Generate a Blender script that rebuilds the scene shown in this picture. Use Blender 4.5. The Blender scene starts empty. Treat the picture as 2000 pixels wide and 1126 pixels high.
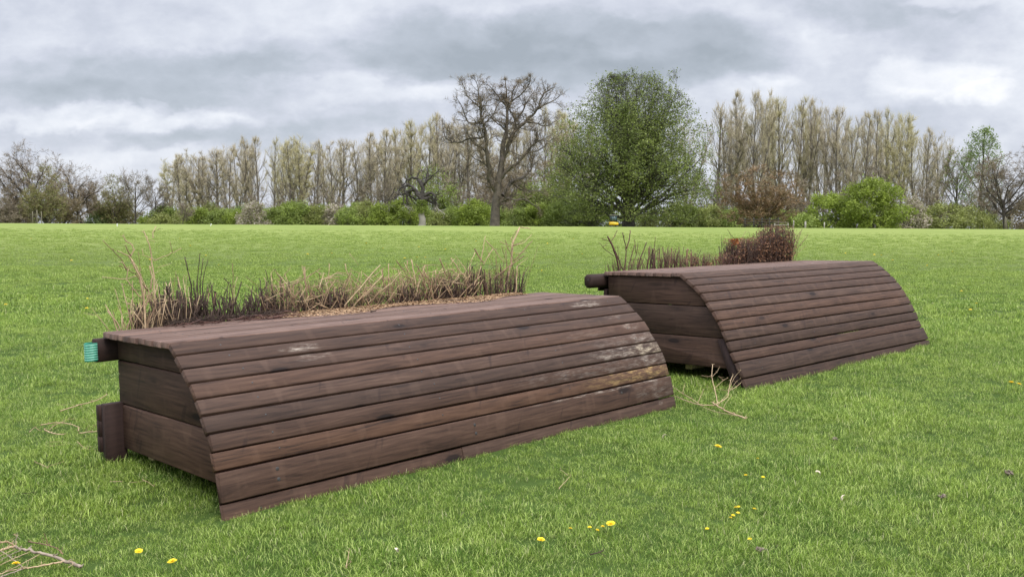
import bpy, math, random
import numpy as np
from mathutils import Matrix, Vector
TREES=[('poplar',-77.77,211.0,17.18,8.22,{'row': 'l','idx': 0,'n': 21}),('poplar',-70.32,197.0,16.66,6.49,{'row': 'l','idx': 1,'n': 21}),('poplar',-66.4,199.0,17.5,5.07,{'row': 'l','idx': 2,'n': 21}),('poplar',-63.86,200.0,18.14,5.39,{'row': 'l','idx': 3,'n': 21}),('poplar',-60.67,199.0,18.83,5.67,{'row': 'l','idx': 4,'n': 21}),('poplar',-61.06,211.0,21.31,6.32,{'row': 'l','idx': 5,'n': 21}),('poplar',-58.18,212.0,22.11,6.67,{'row': 'l','idx': 6,'n': 21}),('poplar',-53.26,207.0,21.19,5.89,{'row': 'l','idx': 7,'n': 21}),('poplar',-47.17,196.0,19.92,6.17,{'row': 'l','idx': 8,'n': 21}),('poplar',-44.79,197.0,20.67,5.9,{'row': 'l','idx': 9,'n': 21}),('poplar',-42.8,202.0,20.31,6.05,{'row': 'l','idx': 10,'n': 21}),('poplar',-39.84,204.0,20.3,5.81,{'row': 'l','idx': 11,'n': 21}),('poplar',-37.67,207.0,21.05,6.2,{'row': 'l','idx': 12,'n': 21}),('poplar',-34.13,205.0,20.43,5.22,{'row': 'l','idx': 13,'n': 21}),('poplar',-30.35,201.0,21.93,6.02,{'row': 'l','idx': 14,'n': 21}),('poplar',-27.4,199.0,22.49,6.56,{'row': 'l','idx': 15,'n': 21}),('poplar',-26.12,209.0,23.82,6.58,{'row': 'l','idx': 16,'n': 21}),('poplar',-22.53,209.0,25.43,6.26,{'row': 'l','idx': 17,'n': 21}),('poplar',-18.31,196.0,25.2,6.46,{'row': 'l','idx': 18,'n': 21}),('poplar',-15.64,198.0,25.89,6.53,{'row': 'l','idx': 19,'n': 21}),('poplar',-12.73,204.0,25.56,6.11,{'row': 'l','idx': 20,'n': 21}),('poplar',-9.63,203.0,24.14,6.69,{'row': 'm','idx': 0,'n': 9}),('poplar',-6.54,212.0,24.38,6.99,{'row': 'm','idx': 1,'n': 9}),('poplar',-0.08,205.0,24.75,7.06,{'row': 'm','idx': 2,'n': 9}),('poplar',3.85,203.0,25.98,6.69,{'row': 'm','idx': 3,'n': 9}),('poplar',6.92,204.0,27.99,6.42,{'row': 'm','idx': 4,'n': 9}),('poplar',10.05,208.0,27.75,6.54,{'row': 'm','idx': 5,'n': 9}),('poplar',12.75,207.0,27.31,6.2,{'row': 'm','idx': 6,'n': 9}),('poplar',16.44,199.0,23.62,6.56,{'row': 'm','idx': 7,'n': 9}),('poplar',39.43,210.0,26.14,6.92,{'row': 'm','idx': 8,'n': 9}),('poplar',45.3,205.0,28.35,5.84,{'row': 'r','idx': 0,'n': 18}),('poplar',48.04,209.0,30.25,5.64,{'row': 'r','idx': 1,'n': 18}),('poplar',49.84,205.0,32.03,6.14,{'row': 'r','idx': 2,'n': 18}),('poplar',50.91,196.0,30.8,6.46,{'row': 'r','idx': 3,'n': 18}),('poplar',54.11,197.0,29.58,5.9,{'row': 'r','idx': 4,'n': 18}),('poplar',58.9,203.0,30.25,6.39,{'row': 'r','idx': 5,'n': 18}),('poplar',61.93,203.0,30.49,6.69,{'row': 'r','idx': 6,'n': 18}),('poplar',65.4,204.0,30.32,7.03,{'row': 'r','idx': 7,'n': 18}),('poplar',69.34,207.0,28.76,5.58,{'row': 'r','idx': 8,'n': 18}),('poplar',68.48,196.0,27.51,4.99,{'row': 'r','idx': 9,'n': 18}),('poplar',75.43,208.0,27.01,5.3,{'row': 'r','idx': 10,'n': 18}),('poplar',72.01,191.0,25.62,5.15,{'row': 'r','idx': 11,'n': 18}),('poplar',74.83,192.0,26.39,5.75,{'row': 'r','idx': 12,'n': 18}),('poplar',84.35,209.0,28.77,6.89,{'row': 'r','idx': 13,'n': 18}),('poplar',86.82,208.0,27.53,5.92,{'row': 'r','idx': 14,'n': 18}),('poplar',84.74,196.0,22.83,5.87,{'row': 'r','idx': 15,'n': 18}),('poplar',86.22,193.0,22.72,6.36,{'row': 'r','idx': 16,'n': 18}),('poplar',90.17,196.0,21.37,4.99,{'row': 'r','idx': 17,'n': 18}),('poplar',-76.02,223.0,18.5,6.44,{'row': 'b','idx': 0,'n': 27}),('poplar',-75.29,231.0,18.52,6.67,{'row': 'b','idx': 1,'n': 27}),('poplar',-67.79,229.0,20.91,6.61,{'row': 'b','idx': 2,'n': 27}),('poplar',-63.84,228.0,20.84,6.58,{'row': 'b','idx': 3,'n': 27}),('poplar',-55.89,225.0,21.85,6.49,{'row': 'b','idx': 4,'n': 27}),('poplar',-53.12,227.0,21.19,6.55,{'row': 'b','idx': 5,'n': 27}),('poplar',-45.6,224.0,21.21,6.46,{'row': 'b','idx': 6,'n': 27}),('poplar',-43.38,230.0,21.14,6.64,{'row': 'b','idx': 7,'n': 27}),('poplar',-35.91,227.0,22.78,6.55,{'row': 'b','idx': 8,'n': 27}),('poplar',-31.94,223.0,22.65,6.44,{'row': 'b','idx': 9,'n': 27}),('poplar',-25.87,225.0,25.09,6.49,{'row': 'b','idx': 10,'n': 27}),('poplar',-23.27,230.0,26.89,6.64,{'row': 'b','idx': 11,'n': 27}),('poplar',-16.25,228.0,27.32,6.58,{'row': 'b','idx': 12,'n': 27}),('poplar',-12.6,226.0,25.89,7.17,{'row': 'b','idx': 13,'n': 27}),('poplar',-3.21,225.0,25.22,6.82,{'row': 'b','idx': 14,'n': 27}),('poplar',2.38,223.0,25.04,7.08,{'row': 'b','idx': 15,'n': 27}),('poplar',15.12,229.0,27.0,7.27,{'row': 'b','idx': 16,'n': 27}),('poplar',54.41,229.0,30.34,6.61,{'row': 'b','idx': 17,'n': 27}),('poplar',60.98,228.0,33.33,6.58,{'row': 'b','idx': 18,'n': 27}),('poplar',65.65,232.0,32.67,6.69,{'row': 'b','idx': 19,'n': 27}),('poplar',72.84,232.0,32.71,7.36,{'row': 'b','idx': 20,'n': 27}),('poplar',74.0,225.0,31.16,6.49,{'row': 'b','idx': 21,'n': 27}),('poplar',81.27,229.0,29.26,6.28,{'row': 'b','idx': 22,'n': 27}),('poplar',84.82,229.0,27.66,6.61,{'row': 'b','idx': 23,'n': 27}),('poplar',89.31,225.0,28.82,6.49,{'row': 'b','idx': 24,'n': 27}),('poplar',92.3,225.0,28.71,6.49,{'row': 'b','idx': 25,'n': 27}),('poplar',99.78,227.0,25.06,6.55,{'row': 'b','idx': 26,'n': 27}),('oakbare',-85.39,165.0,15.98,10.26,{'label': 'tall bare spreading oak at the far left edge of the tree line'}),('olive',-75.64,150.0,10.6,6.99,{'label': 'olive budding tree in front of the tall bare oak at far left'}),('scrub',-87.59,160.0,7.54,6.66,{'label': 'low grey brown tree at the very left edge of the picture'}),('oakbare',-74.65,160.0,12.08,7.46,{'label': 'bare domed oak right of the tall far left oak'}),('brownhaze',-75.07,155.0,8.74,6.02,{'label': 'brown hazy tree between the two bare oaks at left'}),('olive',-71.14,165.0,10.21,6.41,{'label': 'olive and russet budding tree between the domed oak and the small bare tree'}),('bare',-65.17,160.0,11.0,5.5,{'label': 'small bare tree with a forked trunk in the light gap at left'}),('bare',-63.65,165.0,10.16,4.76,{'label': 'little bare tree just left of the first poplar'}),('bare',-53.62,150.0,4.64,3.83,{'label': 'slender low tree in front of the leftmost poplars'}),('leafy',-15.09,175.0,13.12,10.68,{'label': 'loose green leafy tree behind the dead stag headed tree'}),('sallow',3.92,160.0,9.57,7.1,{'label': 'yellow green budding tree between twisted oak and big round tree'}),('sallow',7.98,158.0,10.75,7.89,{'label': 'green willowy tree tucked under the left side of the big round tree'}),('bare',35.09,165.0,11.47,6.41,{'label': 'thin bare tree just right of the big round green tree'}),('thorn',35.81,135.0,9.96,11.24,{'label': 'rounded rusty brown tree with a short dark leaning trunk'}),('darkbud',83.99,175.0,17.05,6.41,{'label': 'thin dark tree right of the last poplars'}),('greenpoplar',83.21,165.0,19.57,6.59,{'label': 'tall green budding poplar near the right edge'}),('scrub',79.28,155.0,11.95,7.74,{'label': 'grey twiggy tree in front of the green budding poplar'}),('oakbare',74.78,140.0,13.22,8.55,{'label': 'broad bare tree at the right edge'}),('bare',-23.6,170.0,10.12,5.66,{'label': 'small dark bare tree left of the dead stag headed tree'}),('scrub',-43.92,180.0,10.03,5.99,{'label': 'brown twiggy thicket tree under the poplars right of the pale blossom'}),('scrub',-39.37,182.0,9.8,6.06,{'label': 'grey thicket tree under the middle poplars'}),('scrub',-57.51,182.0,9.09,6.06,{'label': 'grey thicket tree under the left poplars'}),('scrub',-6.97,178.0,11.77,7.9,{'label': 'twiggy brown tree at the left foot of the twisted oak'}),('scrub',0.91,178.0,12.31,8.89,{'label': 'twiggy brown tree at the right foot of the twisted oak'}),('scrub',54.67,172.0,10.73,7.64,{'label': 'dark twiggy thicket between the rusty tree and the bright green bush'}),('scrub',72.37,170.0,11.16,7.55,{'label': 'grey thicket rising behind the bright green bush'}),('scrub',74.81,165.0,10.35,7.33,{'label': 'grey brown thicket tree above the low green bushes at right'}),('scrub',38.96,172.0,10.64,6.68,{'label': 'grey thicket left of the rusty brown tree'}),('brownhaze',-89.36,168.0,9.59,7.46,{'label': 'brown hazy tree behind the tall bare oak at far left'}),('brownhaze',-77.2,172.0,9.48,7.64,{'label': 'brown hazy tree just right of the domed bare oak'}),('olive',-73.22,175.0,7.6,5.83,{'label': 'low olive tree behind the small forked bare tree at left'}),('scrub',-66.84,180.0,8.32,6.99,{'label': 'grey thicket under the leftmost poplars'}),('scrub',-51.56,186.0,9.77,8.26,{'label': 'brown thicket behind the left pale blossom'}),('scrub',-34.57,186.0,9.66,8.26,{'label': 'grey brown thicket behind the mid hedge blossom'}),('scrub',-28.09,184.0,10.4,7.15,{'label': 'grey thicket left of the small dark bare tree'}),('scrub',-12.3,184.0,11.2,8.17,{'label': 'twiggy thicket between the dead tree and the twisted oak'}),('brownhaze',-2.65,186.0,15.96,11.35,{'label': 'tall brown haze of twigs right behind the twisted oak'}),('brownhaze',6.62,186.0,15.0,9.29,{'label': 'brown haze of twigs between twisted oak and big round tree'}),('scrub',63.68,180.0,12.84,8.99,{'label': 'grey thicket over the left dome of the bright green bush'}),('scrub',71.21,184.0,14.21,9.19,{'label': 'grey thicket over the tallest bright green bush'}),('brownhaze',54.32,182.0,12.94,8.08,{'label': 'brown haze of twigs right behind the rusty tree'}),('scrub',35.39,178.0,11.54,6.91,{'label': 'grey thicket at the right foot of the big round tree'}),('bush',45.09,132.0,5.85,8.06,{'col': 'bright','label': 'bright green dome bush,lower left half of the big pair at right'}),('bush',49.68,128.0,7.69,9.23,{'col': 'bright','label': 'tallest bright green bush right of the rusty brown tree'}),('bush',40.33,128.0,2.78,3.55,{'col': 'green','label': 'small green bush beside the grey fence posts'}),('bush',56.93,132.0,5.49,4.4,{'col': 'blossom','label': 'pale blossoming bush at the right foot of the bright green bush'}),('bush',62.55,135.0,4.94,6.74,{'col': 'olive','label': 'olive green bush in the middle of the right hand hedge'}),('bush',68.29,138.0,4.51,6.13,{'col': 'olive','label': 'dull olive bush left of the broad bare tree at right edge'}),('bush',82.12,150.0,5.78,4.99,{'col': 'brown','label': 'brown green bush behind the broad bare tree at right edge'}),('bush',74.97,145.0,3.74,4.83,{'col': 'olive','label': 'low olive bush at the left foot of the broad bare tree'}),('bush',36.47,150.0,4.52,7.49,{'col': 'green','label': 'green bush behind the trunk of the rusty brown tree'}),('bush',31.9,150.0,4.9,6.66,{'col': 'olive','label': 'olive bush right of the big round tree'}),('bush',43.11,150.0,4.14,6.66,{'col': 'green','label': 'green bush behind the dark rail fence'}),('bush',28.17,150.0,4.88,6.66,{'col': 'green','label': 'green bush under the right side of the big round tree'}),('bush',23.19,150.0,4.27,5.83,{'col': 'olive','label': 'low bush right of the big round tree trunk'}),('bush',12.23,148.0,5.92,7.39,{'col': 'green','label': 'green bush left of the yellow digger'}),('bush',8.24,150.0,5.59,6.66,{'col': 'green','label': 'green bush second to the left of the yellow digger'}),('bush',4.31,152.0,5.08,5.9,{'col': 'bright','label': 'yellow green bush right of the twisted oak trunk'}),('bush',0.78,152.0,4.39,5.06,{'col': 'green','label': 'low green bush touching the twisted oak trunk on its right'}),('bush',-6.04,150.0,5.5,6.66,{'col': 'bright','label': 'yellow green bush left of the twisted oak trunk'}),('bush',-10.16,152.0,4.49,5.06,{'col': 'green','label': 'green bush between the dead tree and the twisted oak'}),('bush',-12.1,150.0,3.81,4.16,{'col': 'olive','label': 'low dark bush right of the dead tree trunk'}),('bush',-18.15,152.0,5.78,6.75,{'col': 'bright','label': 'yellow green bush left of the dead tree trunk'}),('bush',-21.52,152.0,4.92,5.06,{'col': 'bright','label': 'light green bush second to the left of the dead tree'}),('bush',-24.36,154.0,5.51,5.13,{'col': 'olive','label': 'olive bush third to the left of the dead tree'}),('bush',-26.99,152.0,4.39,4.72,{'col': 'green','label': 'green bush right of the pale blossom in mid hedge'}),('bush',-29.47,154.0,4.88,5.3,{'col': 'blossom','label': 'pale pinkish blossoming bush in the middle of the hedge'}),('bush',-32.21,152.0,4.53,4.72,{'col': 'olive','label': 'olive bush left of the mid hedge blossom'}),('bush',-35.24,152.0,5.18,6.41,{'col': 'green','label': 'large green bush between the two pale blossoming bushes'}),('bush',-39.28,154.0,4.06,5.13,{'col': 'green','label': 'dark green bush just right of the left pale blossom'}),('bush',-41.91,150.0,5.04,5.49,{'col': 'blossom','label': 'pale pinkish blossoming bush left in the hedge'}),('bush',-45.5,152.0,3.94,4.55,{'col': 'bright','label': 'light green bush touching the left pale blossom'}),('bush',-48.83,154.0,3.84,5.13,{'col': 'green','label': 'mid green bush second to the left of the left blossom'}),('bush',-52.57,156.0,4.06,5.54,{'col': 'bright','label': 'light green bush third to the left of the left blossom'}),('bush',-58.09,160.0,3.66,5.33,{'col': 'olive','label': 'olive bush under the first poplar'}),('bush',-61.19,160.0,3.29,4.44,{'col': 'olive','label': 'low olive bush right of the light gap'}),('bush',-64.19,162.0,2.81,3.96,{'col': 'bright','label': 'small bright bush in the light gap between bare trees'}),('bush',-73.61,165.0,4.03,5.49,{'col': 'pale','label': 'light green bush under the domed oak at left'}),('bush',-81.96,170.0,3.52,7.55,{'col': 'brown','label': 'brown thicket behind the parked car'}),('bush',-92.45,172.0,4.66,8.59,{'col': 'brown','label': 'brown thicket at the left edge'}),('bush',21.85,165.0,5.05,8.24,{'col': 'green','label': 'green bush behind the big round tree trunk'}),('bush',47.75,180.0,7.32,11.99,{'col': 'brown','label': 'brown thicket behind the rusty tree'}),('bush',-3.72,165.0,5.36,7.33,{'col': 'green','label': 'green bush directly behind the twisted oak trunk'}),('bush',-16.81,168.0,5.87,5.59,{'col': 'green','label': 'green bush directly behind the dead tree'}),('bush',-62.75,166.0,4.96,6.45,{'col': 'green','label': 'first rear hedge bush from the left,left of the twisted oak'}),('bush',-60.22,173.0,4.71,7.3,{'col': 'bright','label': 'second rear hedge bush from the left,left of the twisted oak'}),('bush',-55.92,171.0,5.59,6.07,{'col': 'olive','label': 'third rear hedge bush from the left,left of the twisted oak'}),('bush',-51.9,169.0,4.41,7.5,{'col': 'green','label': 'fourth rear hedge bush from the left,left of the twisted oak'}),('bush',-48.33,167.0,5.09,6.49,{'col': 'pale','label': 'fifth rear hedge bush from the left,left of the twisted oak'}),('bush',-46.31,174.0,4.83,7.34,{'col': 'green','label': 'sixth rear hedge bush from the left,left of the twisted oak'}),('bush',-41.78,172.0,5.72,6.11,{'col': 'bright','label': 'seventh rear hedge bush from the left,left of the twisted oak'}),('bush',-37.71,170.0,4.53,7.55,{'col': 'olive','label': 'eighth rear hedge bush from the left,left of the twisted oak'}),('bush',-33.92,168.0,5.22,6.53,{'col': 'green','label': 'ninth rear hedge bush from the left,left of the twisted oak'}),('bush',-30.39,166.0,4.6,7.0,{'col': 'pale','label': 'tenth rear hedge bush from the left,left of the twisted oak'}),('bush',-28.8,173.0,5.85,6.14,{'col': 'green','label': 'eleventh rear hedge bush from the left,left of the twisted oak'}),('bush',-25.44,171.0,4.64,7.59,{'col': 'bright','label': 'twelfth rear hedge bush from the left,left of the twisted oak'}),('bush',-21.77,169.0,5.33,6.56,{'col': 'olive','label': 'thirteenth rear hedge bush from the left,left of the twisted oak'}),('bush',-17.82,167.0,4.72,7.04,{'col': 'green','label': 'fourteenth rear hedge bush from the left,left of the twisted oak'}),('bush',-12.79,174.0,5.99,6.18,{'col': 'pale','label': 'fifteenth rear hedge bush from the left,left of the twisted oak'}),('bush',-9.12,172.0,4.78,7.64,{'col': 'green','label': 'sixteenth rear hedge bush from the left,left of the twisted oak'}),('bush',-5.25,170.0,5.47,6.6,{'col': 'bright','label': 'seventeenth rear hedge bush from the left,left of the twisted oak'}),('bush',-1.46,168.0,4.85,7.09,{'col': 'olive','label': 'first rear hedge bush from the left,between the twisted oak and the big round tree'}),('bush',2.69,166.0,5.71,5.9,{'col': 'green','label': 'second rear hedge bush from the left,between the twisted oak and the big round tree'}),('bush',7.11,173.0,4.92,7.68,{'col': 'pale','label': 'third rear hedge bush from the left,between the twisted oak and the big round tree'}),('bush',11.76,171.0,5.62,6.64,{'col': 'green','label': 'fourth rear hedge bush from the left,between the twisted oak and the big round tree'}),('bush',16.3,169.0,5.0,7.13,{'col': 'bright','label': 'fifth rear hedge bush from the left,between the twisted oak and the big round tree'}),('bush',29.69,167.0,5.92,5.93,{'col': 'olive','label': 'first rear hedge bush from the left,right of the big round tree'}),('bush',34.79,174.0,5.12,7.72,{'col': 'green','label': 'second rear hedge bush from the left,right of the big round tree'}),('bush',38.48,172.0,5.82,6.68,{'col': 'pale','label': 'third rear hedge bush from the left,right of the big round tree'}),('bush',42.74,170.0,5.2,7.17,{'col': 'green','label': 'fourth rear hedge bush from the left,right of the big round tree'}),('bush',46.42,168.0,6.06,5.97,{'col': 'bright','label': 'fifth rear hedge bush from the left,right of the big round tree'}),('bush',50.0,166.0,4.9,7.37,{'col': 'olive','label': 'sixth rear hedge bush from the left,right of the big round tree'}),('bush',71.26,173.0,6.06,6.72,{'col': 'green','label': 'seventh rear hedge bush from the left,right of the big round tree'}),('bush',76.11,171.0,5.44,7.21,{'col': 'pale','label': 'eighth rear hedge bush from the left,right of the big round tree'}),('bush',80.83,169.0,6.32,6.0,{'col': 'green','label': 'ninth rear hedge bush from the left,right of the big round tree'}),('sycamore',17.11,136.0,23.28,21.51,{'label': 'huge round leafing tree with a thick dark trunk beside the digger'})]
OAKPOS=(-2.42,126.0)
OAK=[([(0.0,-0.58),(0.04,0.77),(0.19,2.89),(0.38,4.81),(0.67,7.31),(0.96,9.24)],0.654,0.327),([(0.29,4.43),(-0.67,5.97),(-0.77,7.7),(-1.06,9.62),(-1.21,11.93),(-1.44,13.47),(-1.83,14.05),(-1.83,15.59)],0.327,0.115),([(-1.83,13.76),(-2.89,13.37),(-3.75,13.85),(-4.1,15.01),(-4.52,15.97)],0.115,0.048),([(-1.21,11.74),(-2.6,11.74),(-3.56,11.55),(-5.1,11.06),(-6.06,11.35),(-6.83,11.93),(-7.12,13.08)],0.135,0.048),([(-1.83,15.39),(-2.79,16.16),(-3.56,16.93),(-4.14,18.28)],0.096,0.038),([(-1.83,15.39),(-2.21,16.74),(-2.12,17.9),(-2.6,19.05)],0.096,0.038),([(-1.64,13.08),(-0.87,14.05),(-0.1,14.82),(0.29,15.97)],0.096,0.038),([(0.96,9.24),(1.06,11.16),(1.54,12.7),(1.64,14.05),(1.64,15.39),(1.54,16.74),(1.44,18.28),(1.35,19.44)],0.327,0.058),([(1.64,15.39),(2.21,16.74),(2.21,17.9),(2.98,19.24)],0.115,0.038),([(1.64,15.97),(0.87,16.74),(0.1,17.7),(-0.87,18.67)],0.115,0.038),([(0.87,8.47),(1.64,10.2),(2.21,11.55),(2.6,12.7),(3.56,13.47),(4.52,14.43),(5.68,15.59),(6.06,16.84),(6.83,17.9)],0.308,0.077),([(2.6,12.7),(2.79,14.05),(2.21,15.2),(1.83,15.78)],0.135,0.058),([(2.79,14.05),(3.75,15.59),(4.14,16.36),(5.1,18.09)],0.135,0.038),([(4.14,13.95),(5.29,13.85),(6.83,13.28),(7.99,14.05)],0.115,0.038),([(2.21,16.74),(3.37,17.51),(4.52,18.67),(4.71,19.72)],0.096,0.038),([(5.68,15.59),(6.64,16.16),(7.6,16.55),(8.18,16.93)],0.096,0.038),([(1.64,12.7),(0.67,13.47),(-0.1,14.05),(-0.67,14.82)],0.096,0.038),([(0.87,6.35),(1.83,7.7),(2.98,8.27),(4.14,9.62),(5.1,10.78),(5.68,11.55)],0.231,0.096),([(1.06,4.04),(1.83,5.39),(2.6,6.16),(3.94,6.54),(4.91,7.7),(5.2,8.85)],0.269,0.096),([(0.25,2.98),(1.06,3.27),(1.54,3.66),(2.98,3.46),(4.14,3.66),(5.1,2.89)],0.173,0.058),([(2.6,5.58),(3.75,4.81),(5.68,4.71)],0.115,0.038),([(0.29,5.97),(-0.29,6.83),(-0.87,6.93)],0.135,0.096),([(-1.06,9.62),(-1.83,10.39),(-2.79,10.78),(-3.56,12.12)],0.096,0.038),([(-0.77,7.7),(-1.64,8.47),(-2.6,8.85),(-3.37,9.62)],0.096,0.038),([(4.14,9.62),(5.29,9.81),(6.45,10.39),(7.22,11.16)],0.077,0.038),([(-0.1,2.98),(0.29,3.18),(1.06,3.37)],0.269,0.231)]
STAGPOS=(-11.94,122.0)
STAG=[([(0.0,-0.41),(0.02,0.05),(0.05,1.22),(0.05,3.11),(0.09,4.01),(0.14,5.1)],0.469,0.234),([(0.05,5.0),(-0.27,5.82),(-0.77,6.18),(-1.49,6.22),(-2.12,5.82),(-2.34,5.37)],0.18,0.045),([(0.23,5.19),(0.68,5.73),(1.4,6.27),(1.67,6.58)],0.126,0.036),([(0.36,5.28),(0.59,6.18),(0.68,7.17),(0.54,8.16)],0.099,0.027),([(-0.05,3.65),(-0.41,4.01),(-0.86,4.55),(-1.49,4.6),(-1.89,4.19),(-2.05,3.65)],0.216,0.099),([(-0.14,3.47),(-0.77,4.28),(-1.22,5.1),(-1.94,5.28),(-2.21,5.1),(-2.84,5.0),(-3.02,4.19),(-3.29,3.79)],0.18,0.054),([(-0.68,6.27),(-0.32,7.08),(0.14,7.17),(0.45,6.76)],0.063,0.027),([(0.32,3.83),(1.04,4.22),(1.58,4.15),(1.8,3.47)],0.18,0.072),([(0.32,3.38),(0.95,3.7),(1.49,3.47),(1.85,2.93),(1.94,2.39)],0.198,0.081),([(0.41,3.38),(0.81,3.38),(1.17,2.98)],0.162,0.09),([(-0.14,3.2),(-0.68,3.29),(-1.31,3.56),(-1.67,3.83),(-2.3,4.19)],0.126,0.045),([(-1.94,4.19),(-3.11,3.83),(-3.38,4.19),(-3.83,4.28),(-4.37,3.65),(-4.55,3.29)],0.063,0.036),([(-2.12,4.55),(-2.48,3.83),(-2.53,3.29),(-2.12,2.48)],0.081,0.036),([(-1.4,4.6),(-1.76,3.83),(-1.4,3.29)],0.09,0.036),([(-2.21,5.1),(-2.34,4.55),(-2.66,4.19)],0.072,0.036)]
J1={'R': [[0.70736,-0.70641,-0.02506],[0.7068,0.70729,0.01305],[0.0085,-0.02695,0.9996]],'t': [-2.4895,5.5756,0.84],'prof': [(-0.0,-0.0),(-0.9049,-0.0),(-0.9871,-0.0587),(-1.0637,-0.1242),(-1.14,-0.1918),(-1.2042,-0.2706),(-1.2676,-0.3477),(-1.3246,-0.4322),(-1.3676,-0.5232),(-1.3999,-0.6194),(-1.4338,-0.7786),(-1.4547,-0.8567)]}
J2={'R': [[0.72246,-0.69102,-0.02307],[0.69141,0.72205,0.02458],[-0.00033,-0.03371,0.99943]],'t': [0.9043,9.0893,1.0152],'prof': [(-0.0,-0.0),(-0.9141,-0.0),(-0.9917,-0.0518),(-1.0683,-0.1082),(-1.1437,-0.1736),(-1.2124,-0.2478),(-1.2755,-0.3272),(-1.3317,-0.4109),(-1.3814,-0.4988),(-1.4266,-0.5883),(-1.4633,-0.6802),(-1.5092,-0.7666),(-1.5755,-0.9061),(-1.6039,-0.968)]}
C1A=[([(0.281,0.006),(0.282,0.185),(0.258,0.323),(0.211,0.438),(0.2,0.458)],0.03,0.0089),([(0.213,0.457),(0.181,0.522)],0.062,0.0048),([(0.23,0.452),(0.253,0.492),(0.242,0.525),(0.215,0.545),(0.192,0.582)],0.094,0.0048),([(0.203,0.455),(0.134,0.488)],0.038,0.0048),([(0.325,0.229),(0.248,0.339),(0.193,0.374),(0.164,0.439),(0.112,0.496),(0.06,0.549)],0.07,0.004),([(0.269,0.325),(0.203,0.308),(0.077,0.325)],0.102,0.004),([(0.279,0.184),(0.248,0.21),(0.203,0.278),(0.18,0.311),(0.191,0.374)],0.046,0.0048),([(0.21,0.244),(0.328,0.225)],0.078,0.004),([(0.207,0.154),(0.304,0.126)],0.11,0.004),([(0.326,0.238),(0.334,0.319),(0.325,0.384)],0.054,0.0065),([(0.339,0.219),(0.331,0.228)],0.086,0.0032),([(0.348,0.041),(0.364,0.204),(0.365,0.318),(0.366,0.424),(0.361,0.497),(0.347,0.57),(0.333,0.607)],0.03,0.0056),([(0.369,0.562),(0.371,0.603),(0.399,0.635)],0.062,0.004),([(0.385,0.603),(0.424,0.623)],0.094,0.0024),([(0.369,0.423),(0.28,0.459),(0.274,0.5)],0.038,0.0028),([(0.383,0.419),(0.495,0.464),(0.557,0.491)],0.07,0.0028),([(0.51,0.463),(0.501,0.543)],0.102,0.0024),([(0.37,0.374),(0.451,0.396)],0.046,0.002),([(0.369,0.037),(0.328,0.22),(0.269,0.37),(0.239,0.436)],0.078,0.0048),([(0.265,0.002),(0.244,0.078)],0.11,0.004),([(0.275,0.013),(0.244,0.065),(0.172,0.075)],0.054,0.0032),([(0.272,0.003),(0.263,0.094),(0.27,0.142)],0.086,0.004),([(0.176,0.375),(0.13,0.397)],0.03,0.0032),([(0.189,0.366),(0.168,0.415),(0.144,0.42)],0.062,0.0032),([(0.203,0.381),(0.268,0.378)],0.094,0.0024),([(0.262,0.323),(0.284,0.37),(0.273,0.475)],0.038,0.0024),([(0.38,0.537),(0.323,0.563)],0.07,0.002),([(0.309,0.139),(0.379,0.2),(0.407,0.264)],0.102,0.004),([(0.288,0.021),(0.343,0.139),(0.322,0.222)],0.046,0.0065),([(0.318,0.008),(0.289,0.092),(0.283,0.15)],0.078,0.0056)]
C1B=[([(0.59,0.08),(0.606,0.247),(0.583,0.428)],0.03,0.0083),([(0.641,0.074),(0.654,0.268),(0.666,0.45)],0.062,0.0058),([(0.674,0.07),(0.688,0.283),(0.709,0.423)],0.094,0.0058),([(0.66,0.074),(0.688,0.301),(0.718,0.414)],0.038,0.005),([(0.563,0.122),(0.529,0.258),(0.511,0.326)],0.07,0.005),([(0.448,0.029),(0.446,0.179),(0.432,0.255)],0.102,0.0117),([(0.439,0.032),(0.44,0.148),(0.435,0.252)],0.046,0.0075),([(0.48,0.044),(0.469,0.178),(0.453,0.213)],0.078,0.0075),([(0.434,0.029),(0.426,0.13),(0.423,0.247)],0.11,0.0075),([(0.575,0.088),(0.592,0.171),(0.592,0.238)],0.054,0.005),([(0.635,0.082),(0.644,0.2),(0.643,0.268)],0.086,0.0067),([(0.661,0.083),(0.693,0.199),(0.708,0.266)],0.03,0.0042),([(0.815,0.104),(0.847,0.189),(0.882,0.252)],0.062,0.0067),([(0.905,0.061),(0.921,0.218),(0.919,0.376)],0.094,0.005),([(0.895,0.082),(0.91,0.22),(0.937,0.28)],0.038,0.0042),([(0.978,0.048),(1.098,0.119),(1.15,0.178),(1.183,0.239)],0.07,0.005),([(1.187,0.121),(1.12,0.206),(1.02,0.283)],0.102,0.0042),([(1.095,0.138),(1.001,0.223)],0.046,0.0033),([(1.187,0.23),(1.166,0.321)],0.078,0.005),([(1.324,0.111),(1.319,0.231),(1.265,0.316)],0.11,0.005),([(1.135,0.269),(1.146,0.188)],0.054,0.0033),([(0.854,0.279),(0.88,0.247)],0.086,0.0058),([(0.467,0.139),(0.486,0.279),(0.497,0.344)],0.03,0.0033),([(0.55,0.132),(0.581,0.239),(0.587,0.314)],0.062,0.0033),([(0.776,0.105),(0.78,0.192)],0.094,0.0183),([(0.729,0.094),(0.746,0.187)],0.038,0.0075),([(0.718,0.111),(0.731,0.187),(0.723,0.213)],0.07,0.0075),([(1.025,0.069),(1.032,0.104)],0.102,0.0083)]
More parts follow.
